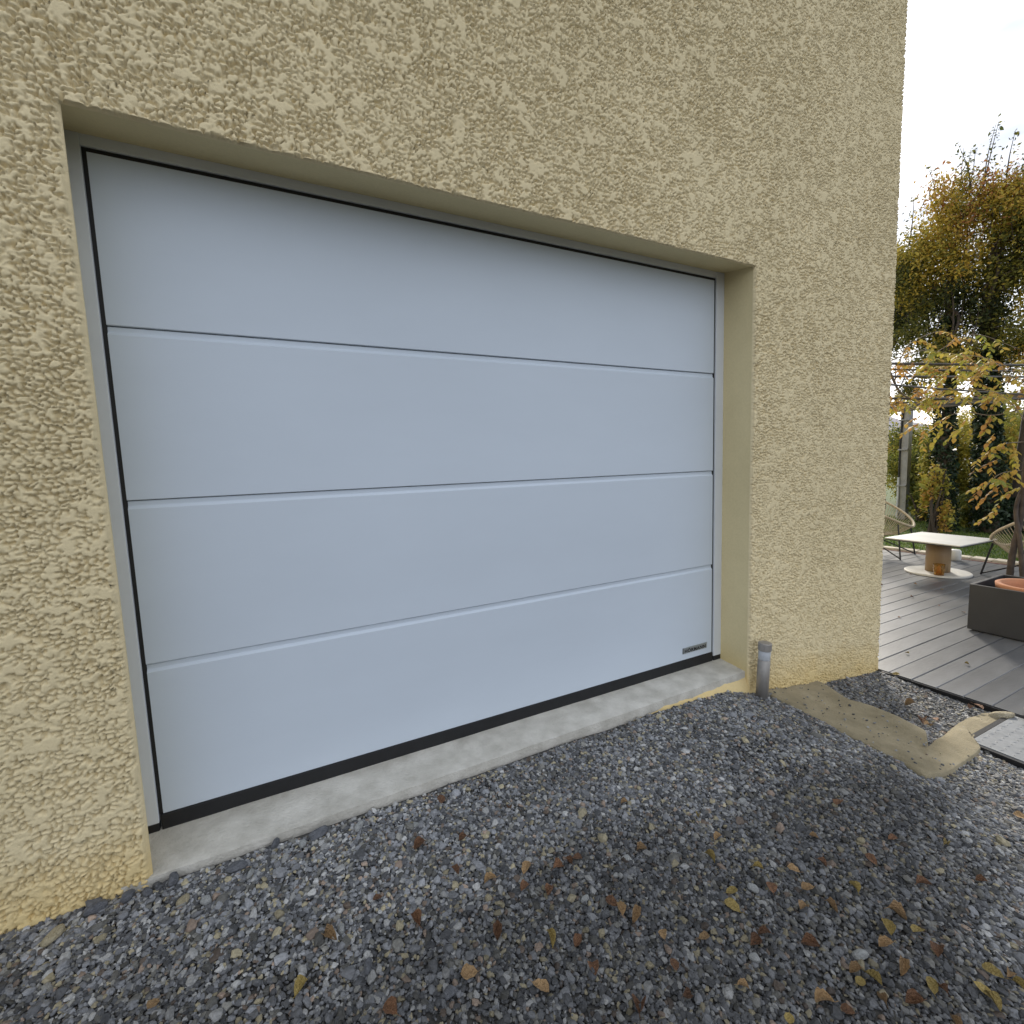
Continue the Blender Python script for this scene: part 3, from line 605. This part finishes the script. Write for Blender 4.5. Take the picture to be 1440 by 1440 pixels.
b = MB(); b.lathe([(.046,0),(.058,.13),(.054,.13),(.042,.012),(.01,.011)], 32); b.build('tumbler', gm, gl, True)
b = MB(); b.lathe([(.039,.0125),(.047,.085),(.01,.088)], 24); b.build('wax', mat('amber_wax', (.55,.33,.10), .5), gl, True)
b = MB(); b.lathe([(.05,0),(.06,.02),(.06,.13),(.045,.15),(.02,.152)], 28)
o = b.build('white_pot', m_ceram, None, True, (8.62, 1.035, DZ)); tag(o, 'small white pot on the deck behind the table pedestal', 'pot')

# ------------------------------------------------------------------ planter with clay pot
pt = empty('planter', (5.80, -.49, DZ)); tag(pt, 'dark grey cube planter standing on the deck', 'planter')
b = MB(); hw, ht, th = .305, .392, .022
for (x0,x1,y0,y1) in ((-hw,-hw+th,-hw,hw),(hw-th,hw,-hw,hw),(-hw+th,hw-th,-hw,-hw+th),(-hw+th,hw-th,hw-th,hw)): b.box(x0,x1,y0,y1,.012,ht,.003)
b.box(-hw+th,hw-th,-hw+th,hw-th,.012,.03); b.build('planter_box', m_planter, pt)
b = MB(); b.box(-hw+.03,hw-.03,-hw+.03,hw-.03,0,.0125); b.build('planter_foot', m_edge, pt)
b = MB(); b.lathe([(.13,.032),(.20,.36),(.222,.362),(.226,.405),(.218,.41),(.192,.408),(.186,.36),(.15,.28),(.02,.27)], 56, (-.045,.0,0)); cp = b.build('clay_pot', m_terra, None, True, pt.location); tag(cp, 'empty terracotta flower pot sunk inside the dark planter', 'pot')

# ------------------------------------------------------------------ lounge chairs with corded shell
def chair(loc, rz, label, up=0):
    c = empty('lounge_chair', loc, rz); tag(c, label, 'chair', 'corded lounge chairs')
    ring = []
    for k in range(72):
        a = 2*math.pi*k/72; x = .42*math.sin(a)*(1-.10*math.cos(a)); u_ = -math.cos(a)   # u_: -1 front .. 1 back
        y = .40*u_; z = .34+up+.22*(u_+1)+.10*max(0, u_)**2+.05*abs(math.sin(a))
        ring.append(Vector((x, y, z)))
    b = MB(); b.tube(ring+[ring[0]], .016, 8, False); b.build('rim', m_cord, c, True)
    b = MB(); ctr = Vector((0, -.02, .22+up*.8)); ir = [ctr+Vector((.07*math.sin(2*math.pi*k/72), -.07*math.cos(2*math.pi*k/72), .02*-math.cos(2*math.pi*k/72))) for k in range(72)]
    for k in range(72):
        p0, p1 = ring[k], ir[k]; m_ = (p0+p1)/2+Vector((0, .015, -.045)); b.tube([p0, m_, p1], .0036, 4, False)
    b.tube(ir+[ir[0]], .006, 5, False); o = b.build('cords', m_cord, c); o['kind'] = 'stuff'
    for sx in (-1, 1):
        b = MB(); b.tube([(sx*.24,-.30,.385+up),(sx*.30,-.36,0)], .010, 8); b.build('leg', m_black, c)
        b = MB(); b.tube([(sx*.30,.25,.60+up),(sx*.27,.05,.27),(sx*.30,.36,0)], .010, 8); b.build('leg', m_black, c)
    b = MB(); b.tube([(-.30,-.36,.012),(-.15,0,.20),(.15,0,.20),(.30,-.36,.012)], .009, 8); b.build('brace', m_black, c)
    return c
chair((8.36, 1.84, DZ), R(8), 'corded lounge chair half hidden behind the house corner', .10)
chair((8.0, .08, DZ), R(150), 'corded lounge chair beside the vine trunk behind the planter')

# ------------------------------------------------------------------ foliage builders
def foliage(name, pts, size, tone, m, parent=None, flat=.5, nrm_bias=None):
    """many small folded diamond leaves as one mesh"""
    n = len(pts); pts = np.asarray(pts, float)
    a = rng.normal(size=(n,3)); a /= np.linalg.norm(a, axis=1)[:,None]
    u = rng.normal(size=(n,3)); u[:,2] += .6; u -= (u*a).sum(1)[:,None]*a; u /= np.linalg.norm(u, axis=1)[:,None]; w = np.cross(a, u)
    s = (size*np.exp(rng.normal(0,.28,n)))[:,None]
    V = np.stack([pts-a*s*.6, pts+w*s*.30+u*s*.10, pts+a*s*.6, pts-w*s*.30+u*s*.10], 1).reshape(-1, 3)
    F = np.arange(4*n, dtype=np.int32)
    F = np.stack([F[0::4],F[1::4],F[2::4],F[0::4],F[2::4],F[3::4]],1).reshape(-1)
    me = bpy.data.meshes.new(name); me.vertices.add(4*n); me.vertices.foreach_set('co', V.astype(np.float32).ravel())
    me.loops.add(F.size); me.loops.foreach_set('vertex_index', F); me.polygons.add(2*n); me.polygons.foreach_set('loop_start', np.arange(0, F.size, 3, dtype=np.int32)); me.update(calc_edges=True)
    at = me.attributes.new('tone', 'FLOAT', 'FACE'); at.data.foreach_set('value', np.repeat(np.clip(tone,0,1), 2).astype(np.float32))
    me.materials.append(m); o = bpy.data.objects.new(name, me); C.objects.link(o)
    if parent: o.parent = parent
    return o
def clumps(blobs, n_per, leaf_r=.30, sub=26):
    """blobs: (x,y,z, rx,ry,rz, tone). returns points and tones, gathered in uneven clumps"""
    P, T = [], []
    for (x,y,z,rx,ry,rz,tn) in blobs:
        k = max(4, int(sub*(rx*ry*rz)**(1/3)))
        cc = rng.normal(size=(k,3)); cc /= np.linalg.norm(cc,axis=1)[:,None]; cc *= (rng.random(k)**.45)[:,None]
        ct = tn+rng.normal(0,.14,k)
        m = int(n_per*rx*ry*rz*4)+40
        pick = rng.integers(0,k,m); off = rng.normal(0, leaf_r, (m,3))
        P.append((cc[pick]+off)*[rx,ry,rz]+[x,y,z]); T.append(ct[pick]+rng.normal(0,.10,m))
    return np.concatenate(P), np.concatenate(T)
def limbs(mb, base, r0, blobs, n, seed):
    r = random.Random(seed)
    for k in range(n):
        bl = r.choice(blobs); p0 = Vector(base)+Vector((0,0,r.uniform(-.6,.3)))
        p2 = Vector((bl[0]+r.uniform(-.7,.7)*bl[3], bl[1]+r.uniform(-.7,.7)*bl[4], bl[2]+r.uniform(-.5,.9)*bl[5])); p1 = (p0+p2)/2+Vector((r.uniform(-.2,.2), r.uniform(-.2,.2), r.uniform(.0,.3)))
        pts = spline([p0,p1,p2], 5); rr = r0*r.uniform(.25,.6)
        mb.tube(pts, [rr*(1-.8*i/(len(pts)-1)) for i in range(len(pts))], 6, True, .1)
m_crown = leaf_mat('autumn_crown', [(.022,.032,.013),(.075,.09,.022),(.24,.22,.04),(.55,.40,.06),(.34,.15,.06)])
m_ivy = leaf_mat('ivy', [(.010,.020,.010),(.022,.042,.020),(.055,.080,.040)], .12, .4)
m_shrub = leaf_mat('shrub_leaf', [(.05,.07,.02),(.14,.165,.035),(.32,.31,.06),(.48,.39,.07),(.46,.25,.06)])
m_vine = leaf_mat('vine_leaf', [(.20,.23,.045),(.42,.37,.065),(.48,.35,.075),(.42,.23,.065),(.29,.16,.065)], .42)
def tree(name, base, top, r0, blobs, leaf_n, leaf, label, ivy=None, shoots=None, lean=(0,0), group='trees beyond the lawn', seed=1, mat_=None):
    t = empty(name, base); tag(t, label, 'tree', group)
    b = MB(); bx, by, bz = base; pts = spline([(0,0,-.15), (lean[0]*.3,lean[1]*.3,(top-bz)*.33), (lean[0]*.6+.06,lean[1]*.6-.05,(top-bz)*.66), (lean[0],lean[1],top-bz)], 6)
    b.tube(pts, [r0*(1.25-.75*i/(len(pts)-1)) for i in range(len(pts))], 12, True, .07)
    rel = [(q[0]-bx,q[1]-by,q[2]-bz,*q[3:]) for q in blobs]
    limbs(b, (lean[0],lean[1],top-bz-.2), r0*.8, rel, 16, seed)
    sp, stn = [], []
    if shoots:
        r = random.Random(seed+5)
        for k in range(shoots[0]):
            q = r.choice(rel); p0 = Vector((q[0]+r.uniform(-.6,.6)*q[3], q[1]+r.uniform(-.8,.8)*q[4], q[2]+q[5]*.4)); ln = r.uniform(.5,1)*shoots[1]
            p1 = p0+Vector((r.uniform(-.22,.22), r.uniform(-.22,.22), 1))*ln; pp = spline([p0, (p0+p1)/2+Vector((r.uniform(-.08,.08),r.uniform(-.08,.08),0)), p1], 4)
            b.tube(pp, [.012*(1-.8*i/(len(pp)-1)) for i in range(len(pp))], 4)
            for i in range(int(55*ln)):
                f = r.random(); w = .13*(1.1-f); sp.append(p0.lerp(p1, f)+Vector((r.gauss(0,w),r.gauss(0,w),r.gauss(0,.05)))); stn.append(r.uniform(.12,.5))
    b.build('trunk', m_bark, t, True)
    P, T = clumps(rel, leaf_n)
    if sp: P = np.concatenate([P, np.array([tuple(q) for q in sp])]); T = np.concatenate([T, stn])
    foliage('crown', P, leaf, T, mat_ or m_crown, t)
    if ivy:
        zi, ri, ni = ivy; z = rng.random(ni)**.9*zi; a = rng.uniform(0,6.283,ni); f = z/(top-bz)
        rr = r0*(1.25-.75*f)*1.05+ri*rng.random(ni)*(.7+.6*vnoise(z*3, a*1.5, seed))*np.clip(1.25-z/zi*.5, .5, 1.3)
        P = np.stack([lean[0]*f+rr*np.cos(a), lean[1]*f+rr*np.sin(a), z-.05],1); foliage('ivy', P, .058, rng.random(ni), m_ivy, t)
    return t
# tone: 0 dark green .. .5 olive .. .75 ochre .. 1 russet
tree('ivy_clad_tree', (11.6,2.32,-.37), 4.2, .10, [(11.6,2.95,4.75,.55,.50,.55,.55),(11.5,2.45,5.25,.5,.42,.65,.74),(11.7,2.30,4.55,.6,.50,.55,.66),(11.5,2.95,4.15,.5,.45,.45,.42),(11.9,3.3,3.75,.35,.25,.3,.18),(11.6,2.45,3.75,.5,.45,.5,.16),(11.7,2.05,5.5,.5,.4,.5,.78),(11.5,2.7,3.0,.5,.45,.5,.34),(11.3,2.2,2.7,.45,.4,.4,.5),(11.8,3.0,2.35,.35,.3,.3,.45)],
     8500, .043, 'slim tree with an ivy wrapped trunk and ochre crown beyond the lawn', ivy=(4.0,.08,4600), shoots=(44,1.0), lean=(.0,.1), seed=3)
tree('ivy_clad_tree', (11.9,1.74,-.37), 4.0, .11, [(12.0,1.75,4.85,.6,.45,.6,.60),(11.9,1.45,5.35,.55,.45,.55,.88),(12.0,1.55,4.1,.55,.45,.55,.34),(11.9,1.95,3.6,.5,.40,.5,.10),(12.1,1.05,4.6,.6,.5,.7,.62),(11.9,1.9,4.3,.5,.4,.5,.45),(11.9,1.5,3.2,.5,.4,.45,.45),(12.3,1.9,2.7,.5,.5,.5,.55),(12.0,1.2,2.5,.45,.4,.4,.62)],
     8500, .043, 'stout tree whose whole trunk is cloaked in dense dark ivy', ivy=(3.3,.11,7000), shoots=(44,1.0), lean=(-.1,.25), seed=7)
tree('bare_trunk_tree', (12.2,1.50,-.37), 4.6, .105, [(12.3,.9,5.2,.7,.6,.8,.80),(12.3,1.2,4.2,.5,.4,.5,.55),(12.5,.4,4.6,.7,.6,.9,.7)],
     8500, .043, 'reddish brown bare trunked tree beside the stout ivy cloaked tree', ivy=(.7,.13,1000), shoots=(16,1.2), lean=(.1,-.12), seed=11)
tree('spreading_tree', (13.2,4.2,-.37), 3.6, .16, [(13.2,4.3,4.5,.8,.8,.9,.3),(13.2,3.9,4.9,.6,.5,.6,.45),(13.1,3.7,4.2,.5,.35,.4,.35)], 6000, .048, 'dark spreading tree showing past the house corner beyond the metal post', shoots=(16,.9), seed=21)
def shrub(loc, r, tn, n, label, leaf=.06, seed=0):
    s = empty('shrub', loc); tag(s, label, 'shrub', 'shrubs behind the trees'); b = MB(); rr = random.Random(seed)
    for k in range(9):
        q = Vector((rr.uniform(-.6,.6)*r[0], rr.uniform(-.6,.6)*r[1], r[2]*rr.uniform(1.0,1.7))); pp = spline([(rr.uniform(-.1,.1),rr.uniform(-.1,.1),-.1), q*.5+Vector((rr.uniform(-.15,.15),0,0)), q], 4); b.tube(pp, [.03*(1-.75*i/(len(pp)-1)) for i in range(len(pp))], 5)
    b.build('stems', m_bark, s)
    bl = [(rr.uniform(-.45,.45)*r[0], rr.uniform(-.5,.5)*r[1], r[2]*rr.uniform(.35,1.5), r[0]*rr.uniform(.4,.6), r[1]*rr.uniform(.4,.6), r[2]*rr.uniform(.35,.5), tn+rr.uniform(-.16,.16)) for _ in range(9)]
    P, T = clumps(bl, n); P[:,2] = np.abs(P[:,2]); foliage('leaves', P, leaf, T, m_shrub, s)
SH = [((13.9,3.5,-.37),(.7,.8,.85),.45,6000,'grey green shrub growing at the foot of the metal post'),
      ((13.1,2.85,-.37),(.7,.5,1.15),.58,7000,'yellow green shrub between the metal post and the slim ivy tree'),
      ((13.2,2.05,-.37),(.7,.5,1.15),.64,7000,'golden shrub between the slim ivy tree and the stout ivy tree'),
      ((12.5,2.1,-.37),(.4,.35,.40),.30,9000,'low dull green bush at the foot of the ivy trees'),
      ((15.0,1.3,-.37),(1.0,.9,1.4),.50,4000,'tall loose shrub behind the bare brown trunk'),
      ((16.5,4.9,-.37),(1.2,1.2,1.40),.52,3500,'broad yellowing shrub far behind the metal post'),
      ((16.0,2.9,-.37),(1.2,1.2,1.6),.58,3500,'tall golden shrub far behind the slim ivy tree'),
      ((14.0,.2,-.37),(1.1,1.0,1.3),.38,4000,'green shrub growing behind the vine trunk'),
      ((11.15,2.27,-.37),(.22,.26,.72),.72,5200,'slender golden sapling in front of the slim ivy tree'),
      ((12.9,3.15,-.37),(.4,.35,.42),.36,9000,'small round green bush on the lawn edge')]
for i, (l, r, tn, n_, lb) in enumerate(SH): shrub(l, r, tn, n_, lb, seed=i+40)
# metal utility post
po = empty('utility_post', (13.0, 3.57, -.37)); tag(po, 'grey metal utility post with a black cable pipe beyond the lawn', 'post')
b = MB(); b.box(-.075,.075,-.085,.085,0,2.55,.01); b.build('shaft', m_post, po)
b = MB(); b.tube([(-.09,.06,.9),(-.09,.065,1.7),(-.09,.03,2.6)], .018, 8); b.build('cable', m_black, po)
b = MB(); b.tube([(-.095,.06,.05),(-.095,.06,.95)], .022, 10); b.build('conduit', mat('white_pvc', (.6,.62,.64), .4), po)
for z in (.75, 1.55, 2.2):
    b = MB(); b.box(-.13,.08,-.09,.09,z,z+.03,.003); b.build('clamp', m_post, po)
# grass blades on the lawn
n = 48000; gx = 8.98+rng.random(n)**1.3*4.5; gy = rng.uniform(-6,6,n); hh = rng.uniform(.02,.055,n); a = rng.uniform(0,6.28,n); w = .006+.004*rng.random(n)
bx = np.stack([gx,gy,np.full(n,-.37)],1); d = np.stack([np.cos(a),np.sin(a),np.zeros(n)],1)*w[:,None]; tp = bx+np.stack([rng.normal(0,.02,n),rng.normal(0,.02,n),hh],1)
V = np.stack([bx-d,bx+d,tp],1).reshape(-1,3); me = bpy.data.meshes.new('grass'); me.from_pydata(V.tolist(), [], np.arange(3*n).reshape(-1,3).tolist()); me.update()
at = me.attributes.new('tone','FLOAT','FACE'); at.data.foreach_set('value', rng.random(n).astype(np.float32)); me.materials.append(leaf_mat('grass_blade', [(.05,.10,.015),(.12,.19,.03),(.20,.24,.05)], .3))
go_ = bpy.data.objects.new('grass', me); C.objects.link(go_); tag(go_, 'short green grass between the deck and the trees', 'grass', kind='stuff')

# ------------------------------------------------------------------ pergola and vine
pg = empty('pergola', (6.5, .5, DZ)); tag(pg, 'pergola of thin weathered rods reaching from the house over the deck', 'pergola')
pinv = Matrix.Translation(-Vector(pg.location))
def pgp(mb, name, m, smooth=True):
    o = mb.build(name, m, None, smooth); o.parent = pg; o.matrix_parent_inverse = pinv; return o
rods = [(2.0,5.717,.556,-.272,.017),(2.0,6.068,.717,-.241,.012),(2.0,6.58,.951,-.245,.017),(1.75,5.307,.359,-.027,.012),(1.75,6.485,.898,-.178,.019),(1.75,6.986,1.127,-.136,.014),(1.78,7.688,1.449,-.20,.014)]
def rod_y(r, x): return r[2]+r[3]*(x-r[1])
for r in rods:
    pts = [(x, rod_y(r, x), r[0]-.018*math.sin((x-4.07)/5.3*math.pi)) for x in np.linspace(4.07, 9.4, 9)]
    b = MB(); b.tube(pts, r[4]*.72, 8, True, .08); pgp(b, 'rod', m_rod)
b = MB(); b.box(9.36, 9.44, -1.0, 2.3, 1.785, 1.885, .005); pgp(b, 'cross_beam', m_rod, False)
for y in (-.9, ): b = MB(); b.box(9.36, 9.46, y-.05, y+.05, -.38, 1.785, .005); pgp(b, 'post', m_rod, False)

vn = empty('climbing_vine', (6.62, -.13, DZ)); tag(vn, 'twisted old vine climbing behind the planter and yellowing over the pergola', 'vine'); vinv = Matrix.Translation(-Vector(vn.location))
def vp(mb, name, m, smooth=True):
    o = mb.build(name, m, None, smooth); o.parent = vn; o.matrix_parent_inverse = vinv; return o
b = MB()
st1 = spline([(6.60,-.12,-.37),(6.48,-.13,-.05),(6.42,-.155,.20),(6.43,-.185,.50),(6.40,-.20,.80),(6.38,-.215,1.15),(6.42,-.22,1.6),(6.5,-.24,1.9),(6.7,-.1,2.02)], 8)
b.tube(st1, [.027-.012*i/(len(st1)-1) for i in range(len(st1))], 10, True, .12)
st2 = spline([(6.66,-.20,-.37),(6.46,-.215,.0),(6.40,-.20,.32),(6.39,-.165,.62),(6.42,-.23,.95),(6.46,-.26,1.4),(6.5,-.25,1.9),(6.9,-.1,2.03)], 8)
b.tube(st2, [.020-.009*i/(len(st2)-1) for i in range(len(st2))], 8, True, .12)
vp(b, 'stem', m_dcane)
b = MB(); cane_pts = []
canes = [[(5.55,.52,1.98),(5.9,.62,1.88),(6.5,.80,1.77),(7.1,.86,1.72),(7.9,.75,1.83)],[(6.2,.55,2.0),(6.5,.5,2.15),(6.8,.35,2.3),(7.1,.1,2.12)],[(6.6,.8,1.98),(6.5,.45,2.08),(6.4,.1,1.98),(6.4,-.1,1.75)],[(6.4,-.18,1.5),(6.3,.0,1.45),(6.2,.2,1.50),(6.15,.35,1.40)],
         [(6.4,-.19,1.2),(6.25,-.08,1.18),(6.1,.02,1.06)],[(6.4,-.19,.95),(6.2,-.10,.92),(6.05,-.04,.78)],[(6.0,.62,2.0),(6.2,.62,2.22),(6.5,.5,2.34),(6.7,.4,2.25)],[(7.0,.9,1.8),(6.8,.6,1.72),(6.7,.35,1.78),(6.6,.2,1.9)],[(5.8,.6,2.02),(6.0,.45,2.1),(6.3,.25,2.04)],[(7.4,.6,2.0),(7.2,.5,2.2),(7.0,.5,2.33)],[(6.4,-.2,1.35),(6.3,-.05,1.62),(6.35,.2,1.72),(6.3,.5,1.74)]]
for i, c_ in enumerate(canes):
    pp = spline(c_, 6); r0 = .013 if i == 0 else .0045; b.tube(pp, [r0*(1-.5*k/(len(pp)-1)) for k in range(len(pp))], 6, True, .1); cane_pts.append(pp)
vp(b, 'canes', m_cane)
# leaves: single leaf mesh, parts for the ones that show largest
def vleaf():
    vv, ff = [], []; nn = 5
    for i in range(nn):
        t = i/(nn-1); w = .27*math.sin(math.pi*(t**.75*.97+.015))
        vv += [(t,-w,-.05*w+.06*math.sin(t*3)), (t,0,.05+.06*math.sin(t*3)-.10*t*t), (t,w,-.05*w+.06*math.sin(t*3))]
    for i in range(nn-1):
        for j in range(2): ff.append((i*3+j,i*3+j+1,i*3+j+4,i*3+j+3))
    return vv, ff
lvv, lff = vleaf(); tones = [.05,.25,.45,.6,.75,.95]; lmeshes = []
for tn in tones:
    me = bpy.data.meshes.new('leaf'); me.from_pydata(lvv, [], lff); me.update(); at = me.attributes.new('tone','FLOAT','FACE'); at.data.foreach_set('value', [tn]*len(me.polygons)); me.materials.append(m_vine); me.polygons.foreach_set('use_smooth',[True]*len(me.polygons)); lmeshes.append(me)
spots = []   # (position, tone)
r = random.Random(5)
def spray(p, d, k, tn, ln=.16):
    """a compound leaf: leaflets in pairs along a drooping stalk"""
    d = Vector(d).normalized()
    for i in range(k):
        f = i/k; q = Vector(p)+d*ln*f+Vector((0,0,-.06*f*f)); s = 1 if i % 2 else -1
        side = d.cross(Vector((0,0,1))).normalized()*s
        spots.append((q, (side*.7+d*.5+Vector((0,0,r.uniform(-.9,-.2)))).normalized(), min(.99, max(0, tn+r.gauss(0,.14)))))
for pp in cane_pts[1:]:
    for k in range(6):
        q = r.choice(pp[2:]); spray(q, (r.uniform(-1,1), r.uniform(-1,1), r.uniform(-.7,.1)), 8, r.choice((.1,.3,.4,.5,.7)))
for rd in rods:
    for k in range(26):
        x = r.uniform(5.6, 8.6); q = (x, rod_y(rd,x)+r.uniform(-.06,.06), rd[0]+r.uniform(-.02,.06))
        if r.random() < .85: spray(q, (r.uniform(-1,1), r.uniform(-1,1), r.uniform(-.9,.2)), 8, r.choice((.15,.3,.45,.6,.75)))
for (x,y,z) in [(6.1,.12,1.42),(6.15,.30,1.36),(6.0,.10,1.35),(6.2,-.02,1.45),(6.2,-.05,1.28),(6.2,-.12,1.20),(6.15,-.10,1.05),(6.15,-.06,.98),(6.2,-.12,.92),(6.1,-.04,.86),(6.15,-.08,.78),(6.2,-.11,.66),(6.2,-.10,.58),(6.2,-.18,1.1),(6.3,-.2,.8),(6.1,.45,1.50),(6.2,.52,1.42),(6.3,.50,1.35)]:
    spray((x,y,z), (r.uniform(-.8,.2), r.uniform(-.2,1), r.uniform(-.9,-.2)), 8, r.choice((.3,.5,.65,.75)), .15)
camv = Vector(cam.location); spots.sort(key=lambda s: (s[0]-camv).length)
def leaf_matrix(q, d, s):
    z = Vector((r.uniform(-.5,.5), r.uniform(-.5,.5), 1)); y = z.cross(d).normalized(); z = d.cross(y).normalized()
    return Matrix(((d.x*s,y.x*s,z.x*s,q.x),(d.y*s,y.y*s,z.y*s,q.y),(d.z*s,y.z*s,z.z*s,q.z),(0,0,0,1)))
near = spots[:280]; rest = spots[280:]
for q, d, tn in near:
    o = bpy.data.objects.new('leaf', lmeshes[min(5, int(tn*6))]); C.objects.link(o); o.parent = vn; o.matrix_parent_inverse = vinv; o.matrix_basis = leaf_matrix(q, d, r.uniform(.042,.072))
V, F, T = [], [], []
for q, d, tn in rest:
    mx_ = leaf_matrix(q, d, r.uniform(.042,.072)); k = len(V); V += [tuple(mx_ @ Vector(v)) for v in lvv]; F += [tuple(i+k for i in f) for f in lff]; T += [tn]*len(lff)
o = mesh_obj('leaf_mass', V, F, m_vine, None, True); o.parent = vn; o.matrix_parent_inverse = vinv; o['kind'] = 'stuff'
at = o.data.attributes.new('tone','FLOAT','FACE'); at.data.foreach_set('value', T)
